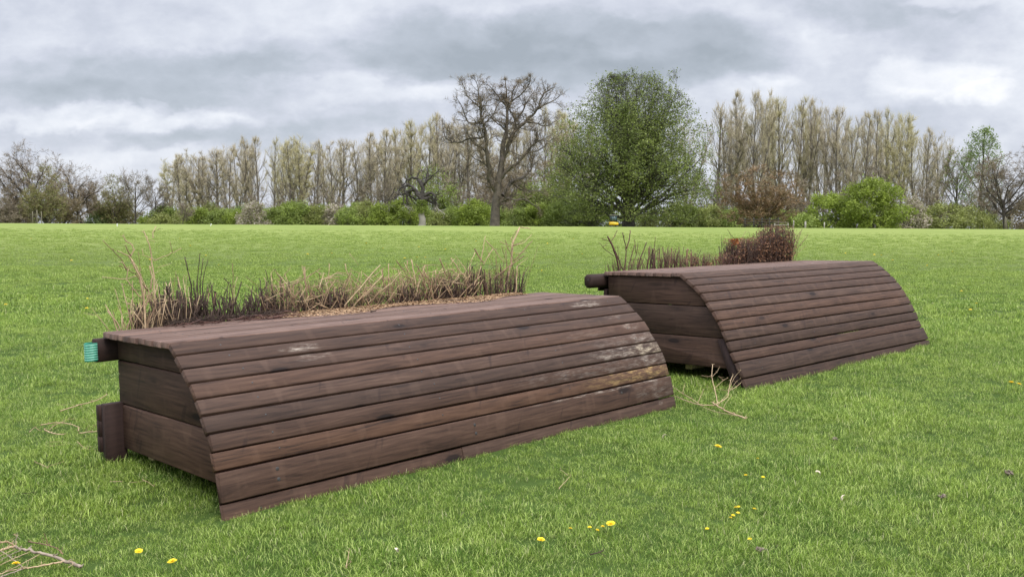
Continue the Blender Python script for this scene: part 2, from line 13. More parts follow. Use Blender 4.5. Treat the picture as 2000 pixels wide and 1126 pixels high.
C1M=[([(1.775,0.036),(1.931,0.171),(2.104,0.318)],0.02,0.0067),([(1.878,0.027),(2.006,0.126),(2.143,0.237)],0.052,0.0067),([(2.095,0.1),(2.27,0.149),(2.453,0.251)],0.084,0.0048),([(2.114,0.11),(2.228,0.173),(2.331,0.258)],0.028,0.0048),([(1.481,0.325),(1.493,0.223),(1.505,0.11)],0.06,0.0096),([(1.325,0.148),(1.422,0.207),(1.643,0.308)],0.092,0.0058),([(1.383,0.087),(1.457,0.086),(1.616,0.122)],0.036,0.0067),([(2.473,0.066),(2.543,0.186),(2.6,0.297)],0.068,0.0058),([(2.023,0.123),(2.169,0.134)],0.1,0.0048),([(1.815,0.335),(1.835,0.262),(1.924,0.161)],0.044,0.0058),([(2.883,0.343),(2.965,0.228),(3.02,0.16)],0.076,0.0067),([(2.723,0.344),(2.754,0.239),(2.814,0.151)],0.02,0.0067),([(2.443,0.344),(2.453,0.242),(2.456,0.129)],0.052,0.0077),([(2.423,0.34),(2.429,0.242)],0.084,0.0067),([(2.284,0.341),(2.37,0.256)],0.028,0.0048),([(1.875,0.414),(1.942,0.325)],0.06,0.0024),([(2.633,0.3),(2.783,0.289)],0.092,0.0029),([(2.488,0.312),(2.557,0.206),(2.62,0.078)],0.036,0.0048),([(2.713,0.25),(2.71,0.051)],0.068,0.0048),([(2.25,0.321),(2.246,0.11)],0.1,0.0058),([(2.157,0.286),(2.176,0.116)],0.044,0.0058),([(1.701,0.344),(1.701,0.211)],0.076,0.0048),([(1.699,0.099),(1.701,0.174),(1.573,0.294)],0.02,0.0038),([(1.722,0.134),(1.78,0.169),(1.842,0.3)],0.052,0.0038),([(2.852,0.041),(2.955,0.142)],0.084,0.0048),([(2.897,0.338),(2.839,0.287)],0.028,0.0038)]
C1R=[([(3.039,0.042),(3.115,0.157),(3.148,0.264)],0.02,0.0068),([(3.356,0.143),(3.53,0.235),(3.743,0.329)],0.052,0.0091),([(3.54,0.019),(3.585,0.187),(3.627,0.265),(3.632,0.435),(3.733,0.587)],0.084,0.0148),([(3.676,0.587),(3.774,0.58),(3.807,0.571)],0.028,0.0068),([(3.62,0.288),(3.753,0.398),(3.871,0.464)],0.06,0.0068),([(3.297,0.477),(3.432,0.362),(3.492,0.281)],0.092,0.0057),([(3.179,0.295),(3.212,0.403),(3.257,0.516)],0.036,0.0057),([(3.615,0.424),(3.746,0.467)],0.068,0.0057),([(3.647,0.424),(3.778,0.443),(3.897,0.521)],0.1,0.0045),([(3.075,0.028),(3.152,0.132)],0.044,0.0068),([(3.145,0.41),(3.187,0.327),(3.216,0.293)],0.076,0.0091),([(3.1,0.385),(3.032,0.312)],0.02,0.0045),([(3.363,0.404),(3.285,0.323),(3.253,0.27)],0.052,0.0057),([(3.529,0.477),(3.551,0.404),(3.596,0.3)],0.084,0.0057),([(3.388,0.469),(3.496,0.428)],0.028,0.0045),([(3.593,0.493),(3.607,0.425)],0.06,0.0057),([(3.625,0.481),(3.691,0.548),(3.749,0.581)],0.092,0.0045),([(3.588,0.018),(3.61,0.243)],0.036,0.0102),([(3.685,0.011),(3.707,0.216)],0.068,0.008),([(3.767,0.016),(3.721,0.123),(3.823,0.233)],0.1,0.0057),([(3.694,0.022),(3.747,0.192),(3.772,0.196)],0.044,0.0045),([(3.083,0.048),(3.089,0.265)],0.076,0.0102),([(3.061,0.051),(3.074,0.234)],0.02,0.0102),([(3.12,0.047),(3.147,0.22)],0.052,0.0102),([(3.231,0.049),(3.237,0.248)],0.084,0.0114),([(3.232,0.051),(3.241,0.227)],0.028,0.0114),([(3.345,0.032),(3.334,0.177)],0.06,0.0091),([(3.485,0.022),(3.476,0.271)],0.092,0.0091),([(3.493,0.035),(3.529,0.191)],0.036,0.0159),([(3.63,0.356),(3.76,0.363)],0.068,0.0034),([(3.504,0.427),(3.533,0.325)],0.1,0.0045),([(3.635,0.242),(3.767,0.317)],0.044,0.0034)]
C2A=[([(0.266,0.007),(0.228,0.121),(0.16,0.225),(0.074,0.348)],0.02,0.0171),([(0.355,0.003),(0.287,0.133),(0.189,0.276),(0.16,0.322)],0.052,0.0118),([(0.415,0.001),(0.448,0.181),(0.449,0.233),(0.39,0.384)],0.084,0.0105),([(0.381,0.221),(0.413,0.312),(0.435,0.396)],0.028,0.0105),([(0.447,0.004),(0.501,0.14),(0.544,0.251)],0.06,0.0105),([(0.643,0.003),(0.656,0.123),(0.733,0.275)],0.092,0.0118),([(0.015,0.323),(0.112,0.303)],0.036,0.0066),([(0.199,0.302),(0.249,0.353),(0.286,0.398)],0.068,0.0066),([(0.264,0.146),(0.107,0.214),(0.011,0.292)],0.1,0.0053),([(0.091,0.265),(0.042,0.241),(0.141,0.29)],0.044,0.0039),([(0.498,-0.005),(0.615,0.164),(0.649,0.269)],0.076,0.0066),([(0.556,0.165),(0.547,0.31)],0.02,0.0066),([(0.636,0.004),(0.723,0.121),(0.724,0.188)],0.052,0.0053),([(0.325,0.131),(0.337,0.248)],0.084,0.0053),([(0.584,0.019),(0.607,0.124)],0.028,0.0092),([(0.155,0.008),(0.126,0.073)],0.06,0.0039),([(0.272,0.003),(0.233,0.056)],0.092,0.0039)]
C2B=[([(0.812,0.172),(0.834,0.252),(0.836,0.326)],0.02,0.0071),([(0.851,0.023),(0.86,0.171)],0.052,0.0086),([(0.992,0.004),(0.993,0.1),(1.01,0.168)],0.084,0.0114),([(0.712,0.015),(0.718,0.121),(0.726,0.234)],0.028,0.0171),([(0.807,0.011),(0.819,0.118),(0.816,0.21)],0.06,0.0143),([(0.936,0.006),(0.948,0.115),(0.927,0.204)],0.092,0.02),([(0.83,0.024),(0.92,0.17),(0.982,0.209)],0.036,0.0071),([(0.85,0.01),(0.743,0.12)],0.068,0.0057),([(1.046,0.002),(1.138,0.11),(1.195,0.129)],0.1,0.0043),([(1.017,0.004),(0.973,0.074)],0.044,0.0043),([(0.949,0.088),(0.985,0.25)],0.076,0.0043),([(1.098,0.015),(1.11,0.124),(1.127,0.22)],0.02,0.0114),([(1.198,0.014),(1.222,0.108),(1.253,0.197)],0.052,0.01),([(1.299,0.015),(1.347,0.146),(1.376,0.19)],0.084,0.0086),([(1.421,0.018),(1.429,0.116),(1.435,0.197)],0.028,0.0229),([(1.549,0.014),(1.563,0.113),(1.559,0.187)],0.06,0.0143),([(1.692,0.016),(1.742,0.094),(1.773,0.187)],0.092,0.0071),([(1.48,0.016),(1.481,0.171)],0.036,0.0114),([(1.609,0.019),(1.634,0.111)],0.068,0.01),([(1.815,0.02),(1.84,0.077)],0.1,0.0057),([(1.821,0.02),(1.797,0.121)],0.044,0.0043)]
C2C=[([(2.444,0.27),(2.311,0.339),(2.219,0.399)],0.06,0.0061),([(2.631,0.268),(2.617,0.314),(2.687,0.389)],0.092,0.0045),([(3.051,0.278),(2.836,0.335)],0.124,0.0061),([(3.193,0.307),(3.119,0.37)],0.068,0.0045),([(3.832,0.038),(3.994,0.183),(4.125,0.264),(4.198,0.33)],0.1,0.0061),([(3.889,0.053),(3.986,0.249),(4.052,0.365)],0.132,0.0061),([(3.758,0.089),(3.822,0.284),(3.79,0.398)],0.076,0.0061),([(3.879,0.07),(4.074,0.148),(4.156,0.18)],0.108,0.0045),([(3.872,0.169),(4.001,0.332),(4.115,0.389)],0.14,0.0061),([(3.965,0.183),(4.129,0.305)],0.084,0.0045),([(3.797,0.317),(3.861,0.415),(3.829,0.448)],0.116,0.0061),([(3.254,0.369),(3.254,0.464)],0.06,0.0152)]
G_LOWL=[([[-1.853,3.874,0.04],[-1.944,3.936,0.041],[-2.026,3.988,0.042],[-2.118,4.035,0.042],[-2.178,4.061,0.043],[-2.231,4.082,0.043],[-2.257,4.101,0.043]],0.0075),([[-2.257,4.101,0.043],[-2.27,4.062,0.053],[-2.276,4.011,0.062],[-2.293,3.98,0.062]],0.006),([[-2.257,4.101,0.043],[-2.265,4.086,0.063],[-2.274,4.058,0.083],[-2.296,4.048,0.083],[-2.338,4.072,0.063]],0.0045),([[-2.241,4.066,0.073],[-2.227,4.067,0.113]],0.0025),([[-2.235,4.081,0.103],[-2.259,4.094,0.103]],0.0015),([[-1.949,3.936,0.041],[-1.988,3.912,0.041],[-2.029,3.883,0.041],[-2.081,3.854,0.04],[-2.096,3.853,0.04]],0.004),([[-2.085,3.854,0.04],[-2.206,3.948,0.061],[-2.251,3.973,0.072]],0.0017),([[-2.102,4.008,0.042],[-2.113,3.873,0.05],[-2.123,3.812,0.05]],0.0017),([[-2.163,4.037,0.042],[-2.161,3.922,0.061],[-2.181,3.839,0.06]],0.0017),([[-2.21,4.064,0.043],[-2.204,3.945,0.061],[-2.208,3.887,0.061]],0.0017),([[-2.246,4.067,0.043],[-2.231,3.969,0.062],[-2.247,3.933,0.061]],0.0017),([[-2.087,3.854,0.04],[-2.134,3.831,0.04],[-2.156,3.792,0.04],[-2.169,3.775,0.039]],0.0025),([[-2.091,3.848,0.04],[-2.137,3.765,0.039],[-2.148,3.754,0.039]],0.003),([[-1.921,3.917,0.051],[-1.887,3.883,0.051],[-1.905,3.868,0.04]],0.0015)]
G_LOWT=[([[-2.232,4.169,0.044],[-2.162,4.121,0.053],[-2.109,4.099,0.053],[-2.037,4.053,0.053],[-2.003,4.021,0.042]],0.003),([[-2.115,4.109,0.053],[-2.124,4.119,0.073],[-2.12,4.099,0.103]],0.0022),([[-2.135,4.127,0.054],[-2.149,4.125,0.074]],0.0015),([[-2.034,4.086,0.043],[-2.018,4.024,0.042]],0.001)]
G_MID=[([[1.737,6.748,0.075],[1.679,6.873,0.076],[1.629,6.988,0.088],[1.597,7.133,0.095],[1.587,7.196,0.1]],0.007),([[1.593,7.134,0.09],[1.488,7.142,0.09],[1.427,7.238,0.091],[1.377,7.371,0.092],[1.341,7.497,0.094]],0.004),([[1.488,7.142,0.09],[1.449,7.348,0.102],[1.404,7.498,0.114],[1.367,7.731,0.127]],0.003),([[1.42,7.559,0.105],[1.45,7.633,0.166]],0.002),([[1.482,7.239,0.091],[1.528,7.321,0.142],[1.547,7.325,0.182]],0.002),([[1.63,7.2,0.09],[1.643,7.324,0.142],[1.646,7.459,0.214],[1.646,7.506,0.254],[1.677,7.625,0.336]],0.0035),([[1.646,7.506,0.254],[1.602,7.504,0.254],[1.557,7.489,0.264]],0.0018),([[1.651,7.506,0.254],[1.69,7.531,0.284],[1.716,7.542,0.325]],0.0018),([[1.611,7.177,0.09],[1.686,7.241,0.111],[1.733,7.283,0.131],[1.749,7.345,0.172],[1.779,7.408,0.243],[1.804,7.428,0.283]],0.0035),([[1.741,7.321,0.172],[1.839,7.539,0.244],[1.893,7.536,0.304]],0.0015),([[1.741,7.321,0.172],[1.68,7.367,0.172],[1.596,7.424,0.183]],0.0015),([[1.662,7.439,0.173],[1.745,7.512,0.224],[1.783,7.511,0.244]],0.0018),([[1.745,7.512,0.224],[1.704,7.481,0.254]],0.002),([[1.616,7.135,0.09],[1.672,7.24,0.111],[1.771,7.37,0.172],[1.84,7.463,0.224],[1.863,7.422,0.253]],0.0015),([[1.636,7.019,0.088],[1.66,7.087,0.109],[1.749,7.233,0.151]],0.0015),([[1.778,7.396,0.163],[1.836,7.443,0.183],[1.874,7.453,0.213]],0.003),([[1.49,7.177,0.08],[1.529,7.03,0.078],[1.58,6.93,0.077],[1.647,6.872,0.076],[1.687,6.834,0.076]],0.0018),([[1.729,6.825,0.076],[1.724,6.806,0.096],[1.715,6.841,0.106]],0.001)]
G_TW=[[([[-3.395,6.851,0.076],[-3.332,7.013,0.088],[-3.279,7.133,0.09],[-3.248,7.209,0.101],[-3.224,7.265,0.121]],0.004),([[-3.337,7.058,0.079],[-3.285,6.972,0.078]],0.0015),([[-3.523,7.068,0.079],[-3.36,7.072,0.079]],0.0012)],[([[-3.318,6.404,0.071],[-3.265,6.413,0.081],[-3.199,6.397,0.091],[-3.17,6.398,0.091],[-3.083,6.359,0.09],[-3.0,6.311,0.08],[-2.971,6.236,0.069]],0.0035),([[-3.17,6.398,0.091],[-3.175,6.313,0.09],[-3.185,6.265,0.069]],0.0025),([[-3.222,6.276,0.069],[-3.14,6.197,0.068],[-3.08,6.154,0.068],[-3.03,6.155,0.068]],0.0042),([[-3.17,6.398,0.091],[-3.158,6.468,0.102],[-3.111,6.469,0.102],[-3.108,6.521,0.072]],0.0012)],[([[-2.945,6.186,0.068],[-2.882,6.22,0.069],[-2.835,6.239,0.069]],0.004),([[-2.926,6.248,0.069],[-2.871,6.173,0.118]],0.0018),([[-2.885,6.238,0.069],[-2.821,6.157,0.128]],0.0018)],[([[-2.78,5.829,0.094],[-2.746,5.822,0.064],[-2.724,5.793,0.064]],0.0028),([[-2.736,5.763,0.063],[-2.727,5.792,0.064],[-2.679,5.774,0.063],[-2.623,5.765,0.063]],0.0035),([[-2.729,5.802,0.064],[-2.698,5.806,0.074],[-2.655,5.824,0.064]],0.002)],[([[-3.027,5.949,0.065],[-2.947,5.961,0.066]],0.0012),([[-2.971,5.847,0.064],[-2.934,5.868,0.064],[-2.891,5.9,0.065]],0.002)],[([[-3.292,6.205,0.068],[-3.288,6.275,0.089],[-3.246,6.252,0.069]],0.002)],[([[-2.885,5.49,0.06],[-2.738,5.361,0.058]],0.0028),([[-2.752,5.389,0.059],[-2.71,5.494,0.06]],0.0015)],[([[-2.629,4.874,0.052],[-2.574,4.898,0.053]],0.0015)],[([[-2.257,5.097,0.055],[-2.188,5.103,0.055]],0.0018),([[-2.138,5.08,0.055],[-2.076,5.106,0.055]],0.0012),([[-2.091,5.135,0.056],[-2.042,5.094,0.055],[-1.982,5.016,0.054]],0.002)],[([[-0.711,3.88,0.041],[-0.706,3.9,0.071],[-0.703,3.912,0.101]],0.0022),([[-0.712,3.902,0.041],[-0.69,3.899,0.061]],0.0016)],[([[0.266,5.013,0.054],[0.345,5.257,0.057]],0.0018),([[0.331,5.27,0.057],[0.296,5.386,0.059]],0.0014)],[([[0.359,4.047,0.043],[0.421,4.094,0.043]],0.003),([[0.402,4.078,0.043],[0.426,4.033,0.042]],0.0015)]]
CLODS=[[2.206,6.192,0.038],[2.345,4.911,0.023],[2.979,5.42,0.029],[1.15,4.14,0.014]]
CHIPS=[[1.799,5.333,0.028],[-0.517,4.04,0.012],[1.054,6.193,0.038],[1.785,4.841,0.022]]
DAND=[[1.318,5.837,0.034],[0.496,4.408,0.017],[0.138,4.174,0.014],[-1.456,3.898,0.011],[4.342,7.931,0.059],[4.408,7.955,0.059],[1.186,4.755,0.021],[1.206,4.772,0.021],[1.174,4.674,0.02],[1.138,4.635,0.02],[1.114,4.588,0.019],[1.274,4.732,0.021],[0.967,4.423,0.017],[1.136,4.268,0.015],[0.39,4.435,0.017],[0.455,4.45,0.017],[0.417,4.4,0.017],[0.29,4.398,0.017],[1.539,5.652,0.032],[1.373,5.284,0.027],[1.464,5.256,0.027],[-1.664,4.022,0.012],[-2.141,3.882,0.011],[7.549,14.914,0.122],[6.979,13.98,0.118],[8.395,17.174,0.133],[12.38,31.569,0.202],[12.475,31.235,0.2],[14.546,31.48,0.202],[11.569,28.055,0.185],[11.51,25.528,0.173],[-7.8,24.534,0.168],[-6.957,15.045,0.123],[-7.648,13.887,0.117],[-12.449,35.709,0.222],[-9.413,28.335,0.186],[-6.201,13.399,0.115],[-10.209,25.988,0.175],[-6.585,29.628,0.193],[-5.943,30.386,0.196],[-6.209,39.355,0.239],[-4.827,34.468,0.216],[-3.599,35.558,0.221],[-2.455,33.923,0.213],[-3.219,27.566,0.183],[-2.9,28.181,0.186],[-2.637,28.211,0.186],[1.565,40.601,0.245],[3.175,47.96,0.281],[2.311,30.705,0.198],[11.742,32.574,0.207],[16.369,34.325,0.215],[10.925,38.664,0.236],[5.753,52.062,0.3],[-12.081,25.282,0.172],[-22.491,43.133,0.257],[-15.996,44.355,0.263],[-1.692,43.284,0.258],[0.08,31.131,0.2],[0.741,22.276,0.157]]
DARKG=[[-4.102,8.132,0.062],[2.39,8.336,0.064],[2.598,6.672,0.044],[8.955,49.047,0.286],[1.403,5.367,0.028],[-1.202,4.845,0.022]]
FAR={'digger': [13.33,124.0,0.34],'car': [-94.43,190.0,-0.79],'mark1': [-34.048,79.683,0.433],'mark2': [-27.707,84.861,0.458],'posts': [[35.87,118.0,0.54],[37.37,118.0,0.61],[39.79,118.0,0.56],[43.91,118.0,0.39],[46.26,118.0,0.34]],'rail': [[31.43,125.0,0.44],[32.6,125.0,0.44],[33.71,125.0,0.45],[34.75,125.0,0.46],[35.92,125.0,0.46]],'guard1': [-71.91,140.0,-0.18],'guard2': [72.44,135.0,0.06],'hurdle': [[26.93,95.0,0.88],[28.3,95.0,0.89]],'guard3': [-73.98,158.0,-0.36]}
CAMERA={'rows': [[0.999982,0.0059999,0.0],[0.0004712,-0.0785354,0.9969112],[0.0059814,-0.9968933,-0.0785368]],'f': 1802.45}

scene = bpy.context.scene
COL = scene.collection

# ------------------------------------------------------------------ helpers
def gz(x, y):
    x = np.asarray(x, float); y = np.asarray(y, float)
    t = np.clip(y - 88, 0, 22)
    z = np.where(y < 12, .012 * (y - 3), .108 + .0048 * (np.minimum(y, 88) - 12))
    z = z + .0048 * t - (.0348 / 44) * t * t
    z = z - .03 * np.clip(y - 110, 0, 75) - .0142 * np.clip(y - 185, 0, None)
    return z
def bumps(x, y):
    return (.010 * np.sin(x * 2.1 + .7 * y) * np.sin(y * 1.7 - .4 * x) + .008 * np.sin(x * 5.3 + 1.3) * np.sin(y * 4.7 + x))
def ground_exact(x, y):
    w = np.clip((np.asarray(y, float)) / 3, 0, 1)
    return gz(x, y) + bumps(np.asarray(x, float), np.asarray(y, float)) * w

GXS = np.unique(np.concatenate([np.arange(-16, 16.01, .2), np.sinh(np.linspace(-7.2, 7.2, 141)) * 2.4 * (1 + 0)]))
GXS = GXS[np.concatenate([[True], np.diff(GXS) > .05])]
GYS = np.concatenate([np.linspace(-300, -6, 12), np.arange(-5, 20, .2), np.arange(20, 60, .8), np.arange(60, 120, 1.2), np.arange(121, 260, 4), np.geomspace(270, 4200, 24)])
GXX, GYY = np.meshgrid(GXS, GYS); GZZ = ground_exact(GXX, GYY)
def ground(x, y):
    """height of the ground sheet itself"""
    x = np.asarray(x, float); y = np.asarray(y, float)
    i = np.clip(np.searchsorted(GXS, x) - 1, 0, len(GXS) - 2); j = np.clip(np.searchsorted(GYS, y) - 1, 0, len(GYS) - 2)
    u = (x - GXS[i]) / (GXS[i + 1] - GXS[i]); v = (y - GYS[j]) / (GYS[j + 1] - GYS[j])
    return (GZZ[j, i] * (1 - u) + GZZ[j, i + 1] * u) * (1 - v) + (GZZ[j + 1, i] * (1 - u) + GZZ[j + 1, i + 1] * u) * v

def link(o, parent=None):
    COL.objects.link(o)
    if parent is not None: o.parent = parent
    return o
def tag(o, label=None, cat=None, group=None, kind=None):
    if label: o['label'] = label
    if cat: o['category'] = cat
    if group: o['group'] = group
    if kind: o['kind'] = kind
    return o
def empty(name, loc=(0, 0, 0), rz=0.0):
    o = bpy.data.objects.new(name, None); o.location = loc; o.rotation_euler = (0, 0, rz)
    o.empty_display_size = .2
    return link(o)

class MB:
    """collects vertices and faces (numpy)"""
    def __init__(s): s.v = []; s.f = []; s.n = 0
    def add(s, v, f):
        v = np.asarray(v, float); s.v.append(v); s.f.append([[i + s.n for i in q] for q in f]); s.n += len(v)
    def add_np(s, v, f):
        s.v.append(np.asarray(v, float)); s.f.append(np.asarray(f) + s.n); s.n += len(v)
    def box(s, x0, x1, y0, y1, z0, z1, c=0.0):
        if c <= 0:
            v = [(x, y, z) for z in (z0, z1) for y in (y0, y1) for x in (x0, x1)]
            s.add(v, [(0, 2, 3, 1), (4, 5, 7, 6), (0, 1, 5, 4), (2, 6, 7, 3), (0, 4, 6, 2), (1, 3, 7, 5)])
        else:
            # prism along x with chamfered section and drawn-in ends
            sec = [(y0 + c, z0), (y1 - c, z0), (y1, z0 + c), (y1, z1 - c), (y1 - c, z1), (y0 + c, z1), (y0, z1 - c), (y0, z0 + c)]
            cy, cz = (y0 + y1) / 2, (z0 + z1) / 2
            k = 1 - c / max(y1 - y0, z1 - z0)
            v = []
            for x, kk in ((x0, k), (x0 + c, 1), (x1 - c, 1), (x1, k)):
                v += [(x, cy + (a - cy) * kk, cz + (b - cz) * kk) for a, b in sec]
            f = [tuple(range(7, -1, -1)), tuple(range(24, 32))]
            for r in range(3):
                for i in range(8):
                    j = (i + 1) % 8; f.append((r * 8 + i, r * 8 + j, r * 8 + 8 + j, r * 8 + 8 + i))
            s.add(v, f)
    def tube(s, pts, rad, n=6, cap=True):
        P = np.asarray(pts, float); m = len(P)
        r = np.asarray(rad, float) if np.ndim(rad) else np.linspace(rad, rad, m)
        T = np.gradient(P, axis=0); T /= np.linalg.norm(T, axis=1)[:, None] + 1e-9
        a = np.array([0, 0, 1.]) if abs(T[:, 2]).mean() < .8 else np.array([1., 0, 0])
        U = np.cross(T, a); U /= np.linalg.norm(U, axis=1)[:, None] + 1e-9
        V = np.cross(T, U)
        th = np.arange(n) * 2 * math.pi / n
        ring = P[:, None] + r[:, None, None] * (np.cos(th)[None, :, None] * U[:, None] + np.sin(th)[None, :, None] * V[:, None])
        v = ring.reshape(-1, 3)
        i = np.arange(m - 1)[:, None] * n; j = np.arange(n)[None]; k = (j + 1) % n
        f = np.stack([i + j, i + k, i + n + k, i + n + j], -1).reshape(-1, 4)
        s.v.append(v); s.f.append(f + s.n)
        if cap and n > 3: s.f.append([list(range(s.n + n - 1, s.n - 1, -1)), list(range(s.n + (m - 1) * n, s.n + m * n))])
        elif cap: s.f.append([[s.n + (m - 1) * n + q for q in range(n)]])
        s.n += len(v)
    def mesh(s, name, mat, smooth=False):
        me = bpy.data.meshes.new(name)
        V = np.concatenate(s.v) if s.v else np.zeros((0, 3))
        loops = []; sizes = []
        for f in s.f:
            if isinstance(f, np.ndarray):
                loops.append(f.ravel()); sizes.append(np.full(len(f), f.shape[1]))
            else:
                loops.append(np.array([i for q in f for i in q], int)); sizes.append(np.array([len(q) for q in f], int))
        L = np.concatenate(loops).astype(np.int32); Z = np.concatenate(sizes).astype(np.int32)
        me.vertices.add(len(V)); me.vertices.foreach_set('co', V.ravel())
        me.loops.add(len(L)); me.loops.foreach_set('vertex_index', L)
        me.polygons.add(len(Z)); st = np.concatenate([[0], np.cumsum(Z)[:-1]]).astype(np.int32)
        me.polygons.foreach_set('loop_start', st); me.polygons.foreach_set('loop_total', Z)
        if smooth: me.polygons.foreach_set('use_smooth', np.ones(len(Z), bool))
        me.update(calc_edges=True)
        if mat: me.materials.append(mat)
        return me
    def build(s, name, mat, parent=None, smooth=False, loc=None, rot=None):
        o = bpy.data.objects.new(name, s.mesh(name, mat, smooth))
        if loc is not None: o.location = loc
        if rot is not None: o.rotation_euler = rot
        return link(o, parent)

# ------------------------------------------------------------------ node helpers
class NT:
    def __init__(s, tree): s.t = tree; s.t.nodes.clear()
    def n(s, ty, **k):
        nd = s.t.nodes.new(ty)
        for a, b in k.items(): setattr(nd, a, b)
        return nd
    def put(s, sock, v):
        if hasattr(v, 'links') or isinstance(v, bpy.types.NodeSocket): s.t.links.new(v, sock)
        elif isinstance(v, (tuple, list)):
            sock.default_value = tuple(v) + ((1,) if len(v) == 3 and sock.type == 'RGBA' else ())
        else: sock.default_value = v
    def m(s, op, a, b=None, c=None, clamp=False):
        nd = s.n('ShaderNodeMath', operation=op, use_clamp=clamp)
        for i, v in enumerate((a, b, c)):
            if v is not None: s.put(nd.inputs[i], v)
        return nd.outputs[0]
    def vm(s, op, a, b=None, scale=None):
        nd = s.n('ShaderNodeVectorMath', operation=op)
        s.put(nd.inputs[0], a)
        if b is not None: s.put(nd.inputs[1], b)
        if scale is not None: s.put(nd.inputs[3], scale)
        return nd.outputs[0]
    def xyz(s, x, y, z):
        nd = s.n('ShaderNodeCombineXYZ')
        for i, v in enumerate((x, y, z)): s.put(nd.inputs[i], v)
        return nd.outputs[0]
    def sep(s, v):
        nd = s.n('ShaderNodeSeparateXYZ'); s.put(nd.inputs[0], v); return nd.outputs
    def noise(s, vec, scale, detail=3, rough=.5, col=False, dist=0):
        nd = s.n('ShaderNodeTexNoise'); s.put(nd.inputs['Vector'], vec); s.put(nd.inputs['Scale'], scale)
        nd.inputs['Detail'].default_value = detail; nd.inputs['Roughness'].default_value = rough; nd.inputs['Distortion'].default_value = dist
        return nd.outputs[1 if col else 0]
    def mix(s, f, a, b, mode='MIX'):
        nd = s.n('ShaderNodeMix', data_type='RGBA', blend_type=mode)
        s.put(nd.inputs[0], f); s.put(nd.inputs[6], a); s.put(nd.inputs[7], b)
        return nd.outputs[2]
    def ss(s, v, a, b, lo=0., hi=1.):
        nd = s.n('ShaderNodeMapRange', interpolation_type='SMOOTHSTEP'); s.put(nd.inputs[0], v)
        for i, q in enumerate((a, b, lo, hi)): s.put(nd.inputs[i + 1], q)
        return nd.outputs[0]
    def bsdf(s, color, rough=.7, spec=.3, bump=None, strength=.3, dist=.01, trans=0, sheen=0):
        p = s.n('ShaderNodeBsdfPrincipled'); s.put(p.inputs['Base Color'], color); s.put(p.inputs['Roughness'], rough)
        p.inputs['Specular IOR Level'].default_value = spec
        if bump is not None:
            b = s.n('ShaderNodeBump'); b.inputs['Strength'].default_value = strength; b.inputs['Distance'].default_value = dist
            s.put(b.inputs['Height'], bump); s.t.links.new(b.outputs[0], p.inputs['Normal'])
        out = p.outputs[0]
        if trans:
            tr = s.n('ShaderNodeBsdfTranslucent'); s.put(tr.inputs[0], color)
            mx = s.n('ShaderNodeMixShader'); mx.inputs[0].default_value = trans
            s.t.links.new(out, mx.inputs[1]); s.t.links.new(tr.outputs[0], mx.inputs[2]); out = mx.outputs[0]
        o = s.n('ShaderNodeOutputMaterial'); s.t.links.new(out, o.inputs[0])
        return p
def mat(name):
    m = bpy.data.materials.new(name); m.use_nodes = True
    return m, NT(m.node_tree)
def obj_rand(t): return t.n('ShaderNodeObjectInfo').outputs['Random']
def tc(t, w='Object'): return t.n('ShaderNodeTexCoord').outputs[w]
def wpos(t): return t.n('ShaderNodeNewGeometry').outputs['Position']

# ------------------------------------------------------------------ materials
def plain(name, c, rough=.7, var=.25, scale=8., spec=.3, trans=0, c2=None, bump=.2, bdist=.01, metal=0):
    m, t = mat(name); P = wpos(t)
    a = t.noise(P, scale, 4, .6)
    col = t.mix(t.ss(a, .3, .7), tuple(x * (1 - var) for x in c), c2 or tuple(min(1, x * (1 + var)) for x in c))
    p = t.bsdf(col, rough, spec, bump=a, strength=bump, dist=bdist, trans=trans)
    p.inputs['Metallic'].default_value = metal
    return m
def grained(name, c, c2, sx=1.0, rough=.75, trans=0):
    """bark / twig stem material, colour varies along and between stems"""
    m, t = mat(name); P = tc(t)
    a = t.noise(P, 3.0 * sx, 3); b = t.noise(P, 22 * sx, 4, .7)
    col = t.mix(t.ss(a, .3, .7), c, c2)
    col = t.mix(t.m('MULTIPLY', t.ss(b, .45, .75), .45), col, tuple(x * .45 for x in c))
    t.bsdf(col, rough, .2, bump=b, strength=.4, dist=.01 / sx, trans=trans)
    return m
def leafmat(name, cs, scale=.5, trans=.35, rough=.6):
    m, t = mat(name); P = tc(t)
    a = t.noise(P, scale, 3, .6); b = t.noise(P, scale * 9, 2, .6)
    r = obj_rand(t)
    col = t.mix(t.ss(a, .35, .65), cs[0], cs[1])
    col = t.mix(t.ss(b, .5, .8), col, cs[2])
    k = t.m('MULTIPLY_ADD', r, .35, .82)
    col = t.mix(1.0, col, t.xyz(k, k, k), 'MULTIPLY')
    t.bsdf(col, rough, .25, trans=trans)
    return m

